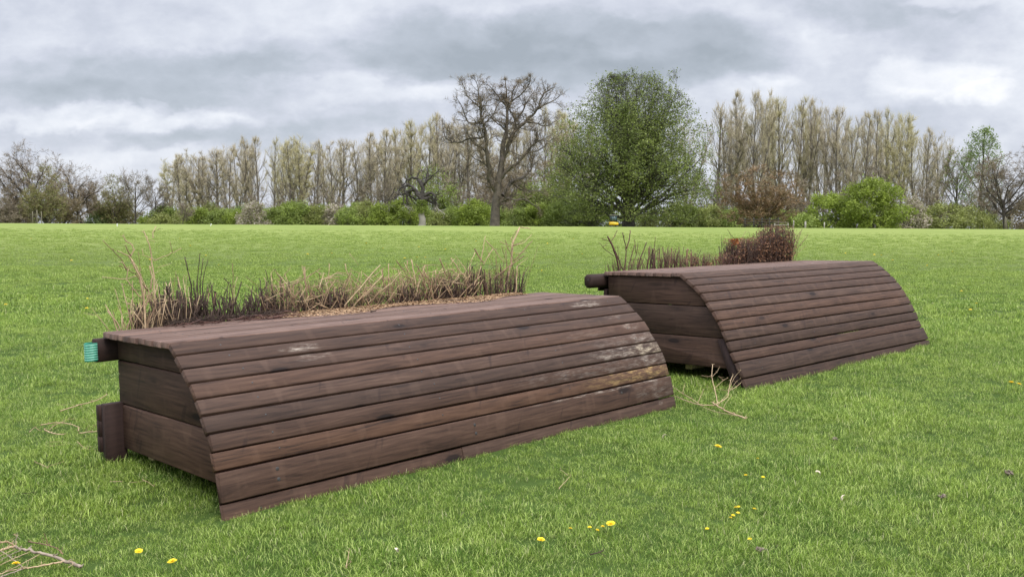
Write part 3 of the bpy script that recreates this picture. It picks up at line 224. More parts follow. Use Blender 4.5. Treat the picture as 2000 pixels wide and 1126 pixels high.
def wood(name, base=(.056, .032, .0225), lite=(.104, .064, .046), dark=(.024, .0135, .010), wear=(), wearcol=(.42, .36, .31), seed=0., wet=.0, rough=.60, tint=.5):
    m, t = mat(name); P = tc(t); r = obj_rand(t)
    x, y, z = t.sep(P)
    off = t.m('MULTIPLY_ADD', r, 71.3, seed)
    xo = t.m('ADD', x, off)
    # knots: sparse cells on the face, rings bend round them
    vo = t.n('ShaderNodeTexVoronoi', feature='F1'); vo.inputs['Randomness'].default_value = .95
    t.put(vo.inputs['Vector'], t.xyz(t.m('MULTIPLY', xo, 2.1), t.m('MULTIPLY', t.m('ADD', y, off), 6.5), 0.0)); vo.inputs['Scale'].default_value = 1.0
    d = vo.outputs['Distance']
    sel = t.ss(t.sep(vo.outputs['Color'])[0], .36, .44)
    knot = t.m('MULTIPLY', t.ss(d, .17, .10), sel)
    halo = t.m('MULTIPLY', t.ss(d, .42, .1), sel)
    warp = t.noise(t.xyz(t.m('MULTIPLY', xo, 1.3), t.m('MULTIPLY', y, 7.), t.m('MULTIPLY', z, 7.)), 1.0, 3, .5)
    ph = t.m('ADD', t.m('MULTIPLY', warp, 34.), t.m('ADD', t.m('MULTIPLY', t.m('ADD', y, t.m('MULTIPLY', z, .6)), 210.), t.m('MULTIPLY', halo, 9.)))
    ring = t.m('MULTIPLY_ADD', t.m('SINE', ph), .5, .5)
    fine = t.noise(t.xyz(t.m('MULTIPLY', xo, 7.), t.m('MULTIPLY', y, 420.), t.m('MULTIPLY', z, 420.)), 1.0, 4, .65)
    blot = t.noise(t.xyz(t.m('MULTIPLY', xo, 2.4), t.m('MULTIPLY', y, 34.), off), 1.0, 5, .66)
    saw = t.noise(t.xyz(t.m('MULTIPLY', xo, 9.), t.m('MULTIPLY', y, 3.), off), 1.0, 2, .5)
    g = t.m('ADD', t.m('MULTIPLY', blot, .55), t.m('ADD', t.m('MULTIPLY', ring, .07), t.m('MULTIPLY', fine, .38)))
    col = t.mix(t.ss(g, .34, .52), dark, base)
    col = t.mix(t.ss(g, .50, .74), col, lite)
    col = t.mix(t.m('MULTIPLY', t.ss(saw, .56, .66), .22), col, lite)
    # board to board tone
    k = t.m('MULTIPLY_ADD', r, .5, .78)
    r2 = t.m('FRACT', t.m('MULTIPLY', r, 17.77))
    kg = t.m('MULTIPLY', k, t.m('MULTIPLY_ADD', r2, .09, .93)); kb = t.m('MULTIPLY', k, t.m('MULTIPLY_ADD', r2, .16, .86))
    col = t.mix(1.0, col, t.xyz(k, kg, kb), 'MULTIPLY')
    col = t.mix(t.m('MULTIPLY', t.m('MULTIPLY', halo, ring), .75), col, dark)
    col = t.mix(t.m('MULTIPLY', knot, .88), col, (.012, .007, .006))
    # dark slanted stain streaks beside knots
    st = t.noise(t.xyz(t.m('MULTIPLY', t.m('SUBTRACT', xo, t.m('MULTIPLY', y, .5)), 11.), t.m('MULTIPLY', y, 2.5), off), 1.0, 3, .5)
    col = t.mix(t.m('MULTIPLY', t.ss(st, .64, .70), .45), col, (.020, .011, .010))
    for (cx, cy, rx, ry, amt, wc) in wear:
        dx = t.m('DIVIDE', t.m('SUBTRACT', x, cx), rx); dy = t.m('DIVIDE', t.m('SUBTRACT', y, cy), ry)
        dd = t.m('ADD', t.m('MULTIPLY', dx, dx), t.m('MULTIPLY', dy, dy))
        nz = t.noise(t.xyz(t.m('MULTIPLY', x, 7.), t.m('MULTIPLY', y, 210.), t.m('MULTIPLY', z, 60.)), 1.0, 6, .75)
        big = t.noise(t.xyz(t.m('MULTIPLY', x, 9.), t.m('MULTIPLY', y, 30.), 3.), 1.0, 3, .6)
        w = t.m('MULTIPLY', t.ss(dd, 1.2, .1, 0., .66), t.ss(t.m('ADD', t.m('MULTIPLY', nz, .75), t.m('MULTIPLY', big, .55)), .62, .80))
        col = t.mix(t.m('MULTIPLY', w, amt), col, wc)
    h = t.m('ADD', t.m('MULTIPLY', fine, .5), t.m('ADD', t.m('MULTIPLY', ring, .18), t.m('MULTIPLY', knot, -.8)))
    t.bsdf(col, t.m('MULTIPLY_ADD', fine, .25, rough), .22, bump=h, strength=.45, dist=.0018)
    return m

WARM = (.50, .40, .30); GREY = (.30, .25, .21); PALE = (.47, .40, .33); YEL = (.44, .29, .12)
M = {}
M['wood'] = wood('stained_board')
M['wood_deck'] = wood('skylit_deck_board', base=(.118, .074, .058), lite=(.205, .142, .117), dark=(.055, .031, .024))  # paler than the front boards: skylight on the deck put into its colour
M['wood_orange'] = wood('reddish_stained_board', base=(.098, .052, .034), lite=(.15, .088, .06))
M['wood_dark'] = wood('dark_stained_post', base=(.034, .019, .016), lite=(.055, .033, .028), dark=(.016, .010, .009))
M['wood_panel'] = wood('end_panel_board', base=(.060, .034, .024), lite=(.108, .066, .047))
M['wood_raw'] = plain('raw_pale_timber', (.34, .28, .16), .8, .3, 30)
M['screw'] = plain('rusty_screw', (.03, .026, .024), .5, .3, 300, .5)
M['screw_bright'] = plain('bright_screw', (.45, .43, .40), .35, .2, 300, .6, metal=.8)
M['green_strap'] = plain('green_plastic', (.01, .20, .12), .4, .2, 60, .5)
M['white_strap'] = plain('pale_green_plastic', (.26, .56, .44), .45, .1, 60, .5)
M['pale_stem'] = grained('pale_dry_stem', (.50, .37, .23), (.34, .235, .14), 6.)
M['tan_stem'] = grained('tan_dry_stem', (.27, .175, .105), (.15, .095, .06), 6.)
M['dark_stem'] = grained('dark_wet_stem', (.036, .024, .018), (.085, .056, .042), 8.)
M['straw_stem'] = grained('straw_brown_stem', (.42, .29, .17), (.20, .13, .08), 7.)
M['red_stem'] = grained('reddish_brown_stem', (.13, .066, .050), (.070, .038, .032), 7.)
M['litter'] = plain('dry_needle_litter', (.62, .43, .25), .85, .45, 60, c2=(.34, .20, .11))
M['beech'] = leafmat('dry_beech_leaf', [(.27, .135, .070), (.14, .070, .045), (.52, .34, .19)], 9., .25)
M['beech_orange'] = leafmat('orange_dry_leaf', [(.46, .16, .045), (.34, .12, .04), (.55, .26, .09)], 9., .25)
M['cut_end'] = plain('fresh_cut_wood_end', (.62, .52, .36), .8, .1, 90)

# ------------------------------------------------------------------ world, sun
w = bpy.data.worlds.new('World'); scene.world = w; w.use_nodes = True
t = NT(w.node_tree)
SUN_EL, SUN_AZ = math.radians(52), math.radians(150)   # azimuth clockwise from +Y
sky = t.n('ShaderNodeTexSky', sky_type='NISHITA', sun_disc=False, sun_elevation=SUN_EL, sun_rotation=SUN_AZ)
bg0 = t.n('ShaderNodeBackground'); t.put(bg0.inputs[0], sky.outputs[0]); bg0.inputs[1].default_value = .05
D = tc(t, 'Generated'); dx, dy, dz = t.sep(t.vm('NORMALIZE', D))
dyc = t.m('MAXIMUM', dy, .12)
u0 = t.m('DIVIDE', dx, dyc); v0 = t.m('DIVIDE', dz, dyc)
UV = t.xyz(u0, t.m('MULTIPLY', v0, 1.6), 0.)
wn = t.noise(UV, 5.5, 5, .58, col=True)
wx, wy, wz = t.sep(wn)
u = t.m('ADD', u0, t.m('MULTIPLY', t.m('SUBTRACT', wx, .5), .20)); v = t.m('ADD', v0, t.m('MULTIPLY', t.m('SUBTRACT', wy, .5), .075))
wn2 = t.noise(UV, 21., 4, .6, col=True); a2, b2, c2_ = t.sep(wn2)
u = t.m('ADD', u, t.m('MULTIPLY', t.m('SUBTRACT', a2, .5), .045)); v = t.m('ADD', v, t.m('MULTIPLY', t.m('SUBTRACT', b2, .5), .026))
def blob(px, py, rx, ry, amp, soft=1.0):
    cu, cv = (px - 1000) / 1802., (421 + .006 * (px - 1000) - py) / 1802.
    a = t.m('DIVIDE', t.m('SUBTRACT', u, cu), rx / 1802.); b = t.m('DIVIDE', t.m('SUBTRACT', v, cv), ry / 1802.)
    dd = t.m('ADD', t.m('MULTIPLY', a, a), t.m('MULTIPLY', b, b))
    return t.m('MULTIPLY', t.ss(dd, 1.0 + soft, max(0., 1.0 - soft)), amp)
DARK = [(330, 170, 290, 48, .75), (600, 135, 160, 40, .45), (120, 200, 160, 30, .3), (860, 100, 210, 60, .8), (1010, 130, 200, 46, .45), (1110, 62, 130, 34, .55), (1330, 100, 215, 62, .85), (1250, 150, 230, 40, .4),
        (1690, 22, 190, 34, .55), (1840, 70, 150, 36, .3), (300, 275, 90, 18, .45), (600, 262, 260, 26, .42), (60, 265, 110, 22, .35), (700, 235, 160, 30, .35), (1800, 235, 150, 26, .3), (1600, 250, 130, 40, .15)]
LITE = [(250, 232, 250, 18, .75), (560, 160, 150, 22, .55), (640, 190, 210, 24, .45), (90, 300, 200, 30, .35), (330, 305, 110, 18, .4), (1190, 78, 50, 26, .4), (1500, 160, 60, 18, .6), (1560, 70, 130, 50, .5),
        (1800, 165, 100, 34, 1.0), (1900, 196, 60, 20, .6), (1740, 200, 90, 20, .4), (1830, 20, 70, 14, .6), (1960, 120, 120, 90, .4), (1420, 180, 90, 20, .4), (870, 185, 60, 24, .55), (440, 220, 60, 14, .4), (1480, 40, 170, 30, .3), (700, 90, 40, 40, .15), (310, 206, 24, 8, .5)]
acc = None
for q in DARK:
    b = blob(*q); acc = b if acc is None else t.m('ADD', acc, b)
accl = None
for q in LITE:
    b = blob(*q, soft=.8); accl = b if accl is None else t.m('ADD', accl, b)
fb = t.noise(t.vm('ADD', UV, (3.1, 1.7, 0.)), 7., 8, .62)
fb2 = t.noise(t.vm('ADD', UV, (8.1, 4.7, 0.)), 2.6, 3, .55)
val = t.m('SUBTRACT', .63, t.m('MULTIPLY', acc, .41))
val = t.m('ADD', val, t.m('MULTIPLY', accl, .23))
val = t.m('ADD', val, t.m('MULTIPLY', t.m('SUBTRACT', fb, .5), .62))
val = t.m('ADD', val, t.m('MULTIPLY', t.m('SUBTRACT', fb2, .5), .22))
bl = t.noise(t.vm('ADD', UV, (1.3, 6.1, 0.)), 15., 5, .55)
bl = t.m('ABSOLUTE', t.m('MULTIPLY', t.m('SUBTRACT', bl, .5), 2.))
val = t.m('SUBTRACT', val, t.m('MULTIPLY', t.m('SUBTRACT', bl, .15), .26))
cr = t.n('ShaderNodeValToRGB'); t.put(cr.inputs[0], val)
els = cr.color_ramp.elements
stops = [(.12, (.350, .392, .445)), (.38, (.460, .503, .572)), (.56, (.572, .604, .690)), (.76, (.715, .745, .815)), (1.0, (.93, .94, .97))]
els[0].position, els[0].color = stops[0][0], stops[0][1] + (1,)
els[1].position, els[1].color = stops[-1][0], stops[-1][1] + (1,)
for p_, c_ in stops[1:-1]:
    e = els.new(p_); e.color = c_ + (1,)
bg1 = t.n('ShaderNodeBackground'); t.put(bg1.inputs[0], cr.outputs[0])
# an overcast sky is brighter overhead than near the horizon
t.put(bg1.inputs[1], t.ss(dz, .24, .95, .68, 2.7))
ms = t.n('ShaderNodeMixShader'); ms.inputs[0].default_value = .93
t.t.links.new(bg0.outputs[0], ms.inputs[1]); t.t.links.new(bg1.outputs[0], ms.inputs[2])
wo = t.n('ShaderNodeOutputWorld'); t.t.links.new(ms.outputs[0], wo.inputs[0])
w.cycles.sampling_method = 'MANUAL'; w.cycles.sample_map_resolution = 512

sl = bpy.data.lights.new('sun', 'SUN'); sl.energy = 1.5; sl.angle = math.radians(22); sl.color = (1, .96, .90)
so = bpy.data.objects.new('sun', sl); link(so)
sd = Vector((math.sin(SUN_AZ) * math.cos(SUN_EL), math.cos(SUN_AZ) * math.cos(SUN_EL), math.sin(SUN_EL)))
so.rotation_euler = sd.to_track_quat('Z', 'Y').to_euler(); so.location = (0, 0, 50)

# ------------------------------------------------------------------ camera
cam = bpy.data.cameras.new('camera'); co = bpy.data.objects.new('camera', cam); link(co)
Rm = Matrix([[CAMERA['rows'][i][j] * (1 if j == 0 else -1) for j in range(3)] for i in range(3)])
co.matrix_world = Matrix.Translation((0, 0, 1.56)) @ Rm.to_4x4()
cam.sensor_width = 36; cam.lens = 36 * CAMERA['f'] / 2000; cam.clip_end = 8000; cam.clip_start = .05
scene.camera = co

# ------------------------------------------------------------------ ground
def ground_material():
    m, t = mat('meadow_turf'); P = wpos(t); x, y, z = t.sep(P)
    flat = t.xyz(x, y, 0.)
    big = t.noise(flat, .09, 4, .55)
    # streaks lie across the view because the mown swards run roughly left to right
    st = t.noise(t.xyz(t.m('MULTIPLY', x, .30), t.m('MULTIPLY', y, .55), 0.), 1.0, 5, .65)
    md = t.noise(flat, 1.9, 4, .6)
    fine = t.noise(flat, 34., 4, .7)
    col = t.mix(t.ss(big, .32, .68), (.160, .206, .046), (.200, .240, .062))
    col = t.mix(t.m('MULTIPLY', t.ss(st, .42, .70), .5), col, (.222, .258, .070))
    col = t.mix(t.m('MULTIPLY', t.ss(md, .55, .75), .30), col, (.108, .160, .034))
    tuft = t.noise(t.xyz(t.m('MULTIPLY', x, .35), t.m('MULTIPLY', y, .6), 5.), 1.0, 4, .6)
    col = t.mix(t.m('MULTIPLY', t.ss(tuft, .60, .70), .50), col, (.088, .135, .032))
    tuft2 = t.noise(t.xyz(t.m('MULTIPLY', x, .9), t.m('MULTIPLY', y, .5), 15.), 1.0, 3, .6)
    col = t.mix(t.m('MULTIPLY', t.ss(tuft2, .64, .70), .35), col, (.080, .125, .030))
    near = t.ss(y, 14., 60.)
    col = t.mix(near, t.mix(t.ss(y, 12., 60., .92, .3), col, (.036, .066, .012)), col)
    col = t.mix(t.m('MULTIPLY', t.ss(fine, .5, .75), .35), col, (.075, .105, .024))
    t.bsdf(col, .9, .1, bump=t.m('ADD', fine, t.m('MULTIPLY', md, .6)), strength=.6, dist=.03)
    return m
X, Y, Z = GXX, GYY, GZZ
ny, nx = X.shape; idx = np.arange(ny * nx).reshape(ny, nx)
gm = MB(); gm.add_np(np.stack([X, Y, Z], -1).reshape(-1, 3), np.stack([idx[:-1, :-1], idx[:-1, 1:], idx[1:, 1:], idx[1:, :-1]], -1).reshape(-1, 4))
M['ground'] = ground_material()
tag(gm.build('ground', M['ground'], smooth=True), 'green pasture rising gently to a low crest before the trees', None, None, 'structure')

# ------------------------------------------------------------------ grass blades
def grass_material():
    m, t = mat('grass_blade'); P = wpos(t); x, y, z = t.sep(P); r = obj_rand(t); flat = t.xyz(x, y, 0.)
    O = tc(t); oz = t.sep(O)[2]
    bv = t.n('ShaderNodeAttribute', attribute_name='bv').outputs['Fac']
    a = t.noise(flat, .55, 4, .6); b = t.noise(flat, 3.3, 3, .6); f = t.noise(O, 90., 2, .5)
    col = t.mix(t.ss(a, .36, .64), (.168, .290, .028), (.290, .405, .052))
    col = t.mix(t.m('MULTIPLY', t.ss(b, .46, .64), .80), col, (.088, .190, .020))
    col = t.mix(t.m('MULTIPLY', t.ss(r, .5, 1.), .45), col, (.350, .450, .090))
    col = t.mix(t.ss(bv, .60, .90), col, (.54, .64, .19))
    col = t.mix(t.m('MULTIPLY', t.ss(bv, .50, .12), .85), col, (.055, .115, .012))
    col = t.mix(t.m('MULTIPLY', t.ss(bv, .965, .99), .8), col, (.62, .56, .34))
    col = t.mix(t.m('MULTIPLY', t.ss(y, 8., 30.), .45), col, (.262, .322, .076))
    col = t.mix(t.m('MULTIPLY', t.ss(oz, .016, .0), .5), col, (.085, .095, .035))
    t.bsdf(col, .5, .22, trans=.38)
    return m
M['grass'] = grass_material()
rg = np.random.default_rng(11)
def clump_mesh(name, nb, rad, h0, h1, wd, dry=0.):
    mb = MB(); V = []; F = []
    for i in range(nb):
        a = rg.uniform(0, 2 * math.pi); rr = rad * math.sqrt(rg.uniform()); px, py = rr * math.cos(a), rr * math.sin(a)
        az = rg.uniform(0, 2 * math.pi); L = rg.uniform(h0, h1) * (1.25 if rg.uniform() < .12 else 1); lean = rg.uniform(.15, 1.1); curl = rg.uniform(.2, 1.3)
        dirx, diry = math.cos(az), math.sin(az); sx, sy = -diry * wd, dirx * wd
        p = np.array([px, py, -.004]); ang = lean * .6; n0 = len(V)
        for k, wk in enumerate((1., .85, .6, 0.)):
            if wk > 0:
                V.append((p[0] - sx * wk, p[1] - sy * wk, p[2])); V.append((p[0] + sx * wk, p[1] + sy * wk, p[2]))
            else: V.append(tuple(p))
            st = L / 3
            p = p + np.array([dirx * math.sin(ang) * st, diry * math.sin(ang) * st, math.cos(ang) * st]); ang += curl * .5
        F += [(n0, n0 + 1, n0 + 3, n0 + 2), (n0 + 2, n0 + 3, n0 + 5, n0 + 4), (n0 + 4, n0 + 5, n0 + 6)]
    mb.add(V, F)
    me = mb.mesh(name, M['grass']); at = me.attributes.new('bv', 'FLOAT', 'POINT')
    at.data.foreach_set('value', np.repeat(rg.uniform(0, 1, nb), 7)); o = bpy.data.objects.new(name, me); return o
src = bpy.data.collections.new('grass_sources')
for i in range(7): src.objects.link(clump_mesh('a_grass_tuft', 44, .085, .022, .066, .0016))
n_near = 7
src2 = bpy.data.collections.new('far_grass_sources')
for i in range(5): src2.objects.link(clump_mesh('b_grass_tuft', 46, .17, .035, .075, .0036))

def scatter(n_try, y0, y1, wfac, dens, smin, smax):
    y = np.sqrt(rg.uniform(y0 * y0, y1 * y1, n_try)); x = rg.uniform(-1, 1, n_try) * (wfac * y + .8)
    return x, y
def grass_object(name, coll, zones, label):
    PX = []; PY = []; PS = []
    for (y0, y1, dens, s0, s1) in zones:
        area = .64 * (y1 * y1 - y0 * y0) + 1.6 * (y1 - y0)
        n = int(area * dens)
        x, y = scatter(n, y0, y1, .64, dens, s0, s1)
        if y1 > 50:
            kp = rg.uniform(0, 1, n) > (y - 22) / 50; x, y = x[kp], y[kp]; n = len(x)
        hgt = .78 + .55 * (np.sin(x * 1.7 + 2 * np.sin(y * .9)) * np.sin(y * 1.35 + 1.4 * np.sin(x * .8))) * .5 + .22 * np.sin(x * 4.1 + y * 2.3) * np.sin(y * 5.2 - x)
        s = rg.uniform(s0, s1, n) * np.clip(.15 + .85 * hgt, .62, 1.35)
        for gx, gy, _ in DARKG[:3]:
            d = np.hypot(x - gx, (y - gy)); s *= 1 + .7 * np.exp(-(d / .16) ** 2)
        # shaded ungrazed grass grows longer beside the jumps
        for J, Lc in ((J1, 1.455), (J2, 1.6)):
            Rj = np.array(J['R']); tj = np.array(J['t'])
            q = (np.stack([x, y, np.zeros_like(x)], -1) - tj) @ Rj
            s = np.where((q[:, 0] > -.55) & (q[:, 0] < 4.1) & (q[:, 1] > -Lc - .12) & (q[:, 1] < .3), s * np.where(q[:, 1] < -Lc + .25, .85, 1.35), s)
        PX.append(x); PY.append(y); PS.append(s)
    x = np.concatenate(PX); y = np.concatenate(PY); s = np.concatenate(PS); z = ground(x, y)
    me = bpy.data.meshes.new(name); me.vertices.add(len(x)); me.vertices.foreach_set('co', np.stack([x, y, z], -1).ravel())
    at = me.attributes.new('sc', 'FLOAT', 'POINT'); at.data.foreach_set('value', s)
    at = me.attributes.new('rot', 'FLOAT_VECTOR', 'POINT')
    at.data.foreach_set('vector', np.stack([rg.normal(0, .10, len(x)), rg.normal(0, .10, len(x)), rg.uniform(0, 6.283, len(x))], -1).ravel())
    me.update(); o = link(bpy.data.objects.new(name, me)); me.materials.append(M['grass'])
    ng = bpy.data.node_groups.new(name, 'GeometryNodeTree')
    ng.interface.new_socket('Geometry', in_out='INPUT', socket_type='NodeSocketGeometry'); ng.interface.new_socket('Geometry', in_out='OUTPUT', socket_type='NodeSocketGeometry')
    N = ng.nodes; Lk = ng.links
    gi = N.new('NodeGroupInput'); go = N.new('NodeGroupOutput'); ip = N.new('GeometryNodeInstanceOnPoints'); ci = N.new('GeometryNodeCollectionInfo')
    ci.inputs[0].default_value = coll; ci.inputs[1].default_value = True; ci.inputs[2].default_value = True
    a1 = N.new('GeometryNodeInputNamedAttribute'); a1.data_type = 'FLOAT'; a1.inputs[0].default_value = 'sc'
    a2 = N.new('GeometryNodeInputNamedAttribute'); a2.data_type = 'FLOAT_VECTOR'; a2.inputs[0].default_value = 'rot'
    mp = N.new('GeometryNodeMeshToPoints')
    Lk.new(gi.outputs[0], mp.inputs[0]); Lk.new(mp.outputs[0], ip.inputs['Points']); Lk.new(ci.outputs[0], ip.inputs['Instance'])
    ip.inputs['Pick Instance'].default_value = True
    Lk.new(a1.outputs[0], ip.inputs['Scale']); Lk.new(a2.outputs[0], ip.inputs['Rotation']); Lk.new(ip.outputs[0], go.inputs[0])
    md = o.modifiers.new('scatter', 'NODES'); md.node_group = ng
    tag(o, label, 'grass', None, 'stuff'); return o
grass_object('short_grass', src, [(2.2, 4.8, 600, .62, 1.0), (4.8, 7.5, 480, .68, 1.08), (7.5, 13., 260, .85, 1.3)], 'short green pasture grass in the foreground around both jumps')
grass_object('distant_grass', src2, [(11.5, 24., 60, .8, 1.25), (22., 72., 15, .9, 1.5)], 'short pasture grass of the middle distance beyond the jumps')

# ------------------------------------------------------------------ the two jumps
screw_me = None
def screw_mesh(r, m):
    mb = MB(); n = 8; th = np.arange(n) * 2 * math.pi / n
    v = [(r * math.cos(a), r * math.sin(a), 0) for a in th] + [(r * .8 * math.cos(a), r * .8 * math.sin(a), .0012) for a in th] + [(0, 0, .0004)]
    f = [(i, (i + 1) % n, n + (i + 1) % n, n + i) for i in range(n)] + [(n + i, n + (i + 1) % n, 2 * n) for i in range(n)]
    mb.add(v, f); return mb.mesh('screw', m)
SC = screw_mesh(.0058, M['screw']); SCB = screw_mesh(.0045, M['screw_bright']); SCW = screw_mesh(.011, M['screw'])
rj = random.Random(5)
def board_mesh(L, wd, th, c, wob, e0=0, e1=0, lip=0.):
    """board centred on x, face up (+z), chamfered long edges, slightly uneven along its length"""
    n = 14; V = []; F = []
    sec0 = [(-wd / 2 - lip, -th), (wd / 2 + lip, -th), (wd / 2 + lip, -th * .92), (wd / 2, -th * .85), (wd / 2, -c), (wd / 2 - c * .35, -c * .3), (wd / 2 - c, 0), (-wd / 2 + c, 0), (-wd / 2 + c * .35, -c * .3), (-wd / 2, -c), (-wd / 2, -th * .85), (-wd / 2 - lip, -th * .92)]
    m = len(sec0); p1, p2 = rj.uniform(0, 6), rj.uniform(0, 6)
    xs_ = [-L / 2 + e0, -L / 2 + e0 + c * .8] + [(-.5 + k / n) * L for k in range(1, n)] + [L / 2 + e1 - c * .8, L / 2 + e1]
    for k, x in enumerate(xs_):
        end = k in (0, len(xs_) - 1); dy = wob * math.sin(x * 1.9 + p1); dz = wob * .5 * math.sin(x * 2.7 + p2)
        for (a, b) in sec0:
            if end: a *= 1 - c * .8 / wd; b = -th / 2 + (b + th / 2) * (1 - c * 1.3 / th)
            V.append((x, a + dy, b + dz))
    F.append(tuple(range(m))[::-1]); F.append(tuple(range((len(xs_) - 1) * m, len(xs_) * m)))
    for k in range(len(xs_) - 1):
        for i in range(m):
            j = (i + 1) % m; F.append((k * m + i, k * m + j, (k + 1) * m + j, (k + 1) * m + i))
    mb = MB(); mb.add(V, [tuple(reversed(f)) for f in F]); return mb
def screws(board, spots, me=None):
    for (x, y) in spots:
        s = link(bpy.data.objects.new('screw', me or SC), board); s.location = (x, y, .0006)
def make_jump(J, n_narrow, label, wears, orange=(), rail_lab=True, first=True):
    root = empty('cross_country_jump')
    Rj = Matrix(J['R']); T = Vector(J['t'])
    zb = -.857 if first else -.968
    root.matrix_world = Matrix.Translation(T + Rj @ Vector((0, 0, zb))) @ Rj.to_4x4()
    tag(root, label, 'fence jump', 'brown board jumps in the field')
    up = -zb      # local z of the deck above the root
    prof = [Vector((0, a, b + up)) for a, b in J['prof']]
    L = 3.9; TH = .036
    def board(name, A, B, mt, e0=None, gap=.004, thick=TH, lab=None, c=.006):
        d = (B - A); wd = d.length - gap; n = Vector((0, d.z, -d.y)).normalized()
        if n.z < 0: n = -n
        if abs(n.z) < .2 and n.y > 0: n = -n
        mid = (A + B) / 2
        ang = math.atan2(-n.y, n.z)   # rotate about x so +z -> n
        e = rj.uniform(-.007, .006) if e0 is None else e0
        mb = board_mesh(L, wd, thick, c, .0014, e, rj.uniform(-.008, .008), gap * .46)
        if name == 'kick_board' and first:      # two lengths butted together
            xj = 1.62; m2 = board_mesh(L - xj - .004, wd, thick, c, .0014, 0, .004, gap * .46)
            o2 = m2.build(name, mt, root); o2.location = (xj + .004 + (L - xj - .004) / 2, mid.y, mid.z); o2.rotation_euler = (ang, 0, 0)
            mb = board_mesh(xj, wd, thick, c, .0014, e, 0, gap * .46); o = mb.build(name, mt, root); o.location = (xj / 2, mid.y, mid.z); o.rotation_euler = (ang, 0, 0)
            return o
        o = mb.build(name, mt, root); o.location = (L / 2, mid.y, mid.z); o.rotation_euler = (ang, 0, 0)
        if lab: o['label'] = lab
        return o
    # deck: nine boards
    A, B = prof[0], prof[1]; nd = 9
    for i in range(nd):
        a = A + (B - A) * (i / nd); b = A + (B - A) * ((i + 1) / nd)
        o = board('deck_board', a, b, M['wood_deck'], gap=.006, c=.005)
        o.location.z += rj.uniform(-.0025, .001)
        screws(o, [(-1.72 + rj.uniform(-.02, .02), rj.uniform(-.01, .01)), (0.02, 0.01), (1.7, .0)])
    # rounded front
    nf = len(prof) - 2
    for i in range(nf):
        a, b = prof[1 + i], prof[2 + i]
        mt = M['wood']
        nm = 'front_board'
        wk = wears.get(i)
        if wk: mt = wood('scuffed_board', wear=wk, **({'base': (.090, .046, .028), 'lite': (.15, .084, .055)} if i in orange else {}))
        elif i in orange: mt = M['wood_orange']
        gap = .0105; thick = TH
        if i == nf - 2: nm = 'wide_front_board'; thick = .045
        if i == nf - 1:
            nm = 'kick_board'; d = (b - a).normalized(); b = a + d * (.155 if not first else .125)
        o = board(nm, a, b, mt, gap=gap, thick=thick, c=.006)
        if i == nf - 2:
            n = o.rotation_euler.x; o.location.y -= .010 * math.sin(n) * 1; o.location.z += .010 * math.cos(n)
            screws(o, [(-1.62, .035), (-1.62, -.02), (-.2, .035), (-.2, -.02), (1.3, .03)], SCW if first else None)
        elif i < nf - 2:
            screws(o, [(-1.66 + i * .012 + rj.uniform(-.015, .015), rj.uniform(-.012, .012)), (-.45 + rj.uniform(-.03, .03), rj.uniform(-.01, .01)), (.75 + rj.uniform(-.03, .03), rj.uniform(-.01, .01)), (1.70 + rj.uniform(-.03, .03), 0.)], None)
        else: screws(o, [(-.6, .0), (.3, .01)])
    # end panels: three wide boards each end, cut to the curve
    def inner(z):   # y of the inside of the front at height z
        for k in range(1, len(prof) - 1):
            a, b = prof[k], prof[k + 1]
            if b.z <= z <= a.z:
                return a.y + (b.y - a.y) * (a.z - z) / (a.z - b.z) + TH * 1.25
        return prof[1].y + TH if z > prof[1].z else prof[-1].y + TH
    seams = [up - TH - .002, up - .185, up - .455, up - .735] if first else [up - TH - .002, up - .300, up - .577, up - .845]
    yb = .0 if first else -.03
    for xe, sgn in ((.085 if first else .03, 1), (L - .10, -1)):
        for k in range(3):
            z1, z0 = seams[k], seams[k + 1] + .005
            hs = np.linspace(z0, z1, 9)
            outl = [(yb, z0 + .004), (yb, z1 - .004), (yb - .006, z1)]
            ys_ = [(inner(h), h) for h in hs[::-1]]
            outl += [(ys_[0][0] + .004, z1)] + [(max(a, -9), b) for a, b in ys_[1:]]
            th = .045; V = []; c = .006
            cy = sum(p[0] for p in outl) / len(outl); cz = (z0 + z1) / 2
            x0, x1 = (xe, xe + th) if sgn > 0 else (xe - th, xe)
            for (x, ins) in ((x0, c), (x0 + c, 0), (x1 - c, 0), (x1, c)):
                for (a, b) in outl:
                    V.append((x, a + (ins if a < cy else -ins) , b + (ins if b < cz else -ins) * (1 if abs(b - cz) > .08 * (z1 - z0) else 0)))
            m = len(outl); F = [tuple(range(m)), tuple(range(3 * m, 4 * m))[::-1]]
            for q in range(3):
                for i in range(m):
                    j = (i + 1) % m; F.append((q * m + i, (q + 1) * m + i, (q + 1) * m + j, q * m + j))
            mc = np.array(V); ctr = Vector((xe, cy, cz))
            # local frame: x along the board (depth of the jump), z out of the panel
            loc = np.stack([-(mc[:, 1] - ctr.y), (mc[:, 2] - ctr.z), mc[:, 0] - ctr.x], -1) if sgn > 0 else np.stack([(mc[:, 1] - ctr.y), (mc[:, 2] - ctr.z), mc[:, 0] - ctr.x], -1)
            Rr = Matrix(((0, 0, 1), (-1, 0, 0), (0, 1, 0))) if sgn > 0 else Matrix(((0, 0, 1), (1, 0, 0), (0, 1, 0)))
            mb = MB(); mb.add(loc, F if sgn < 0 else F)
            o = mb.build('end_panel_board', M['wood_panel'], root)
            o.matrix_local = Matrix.Translation(ctr) @ Rr.to_4x4()
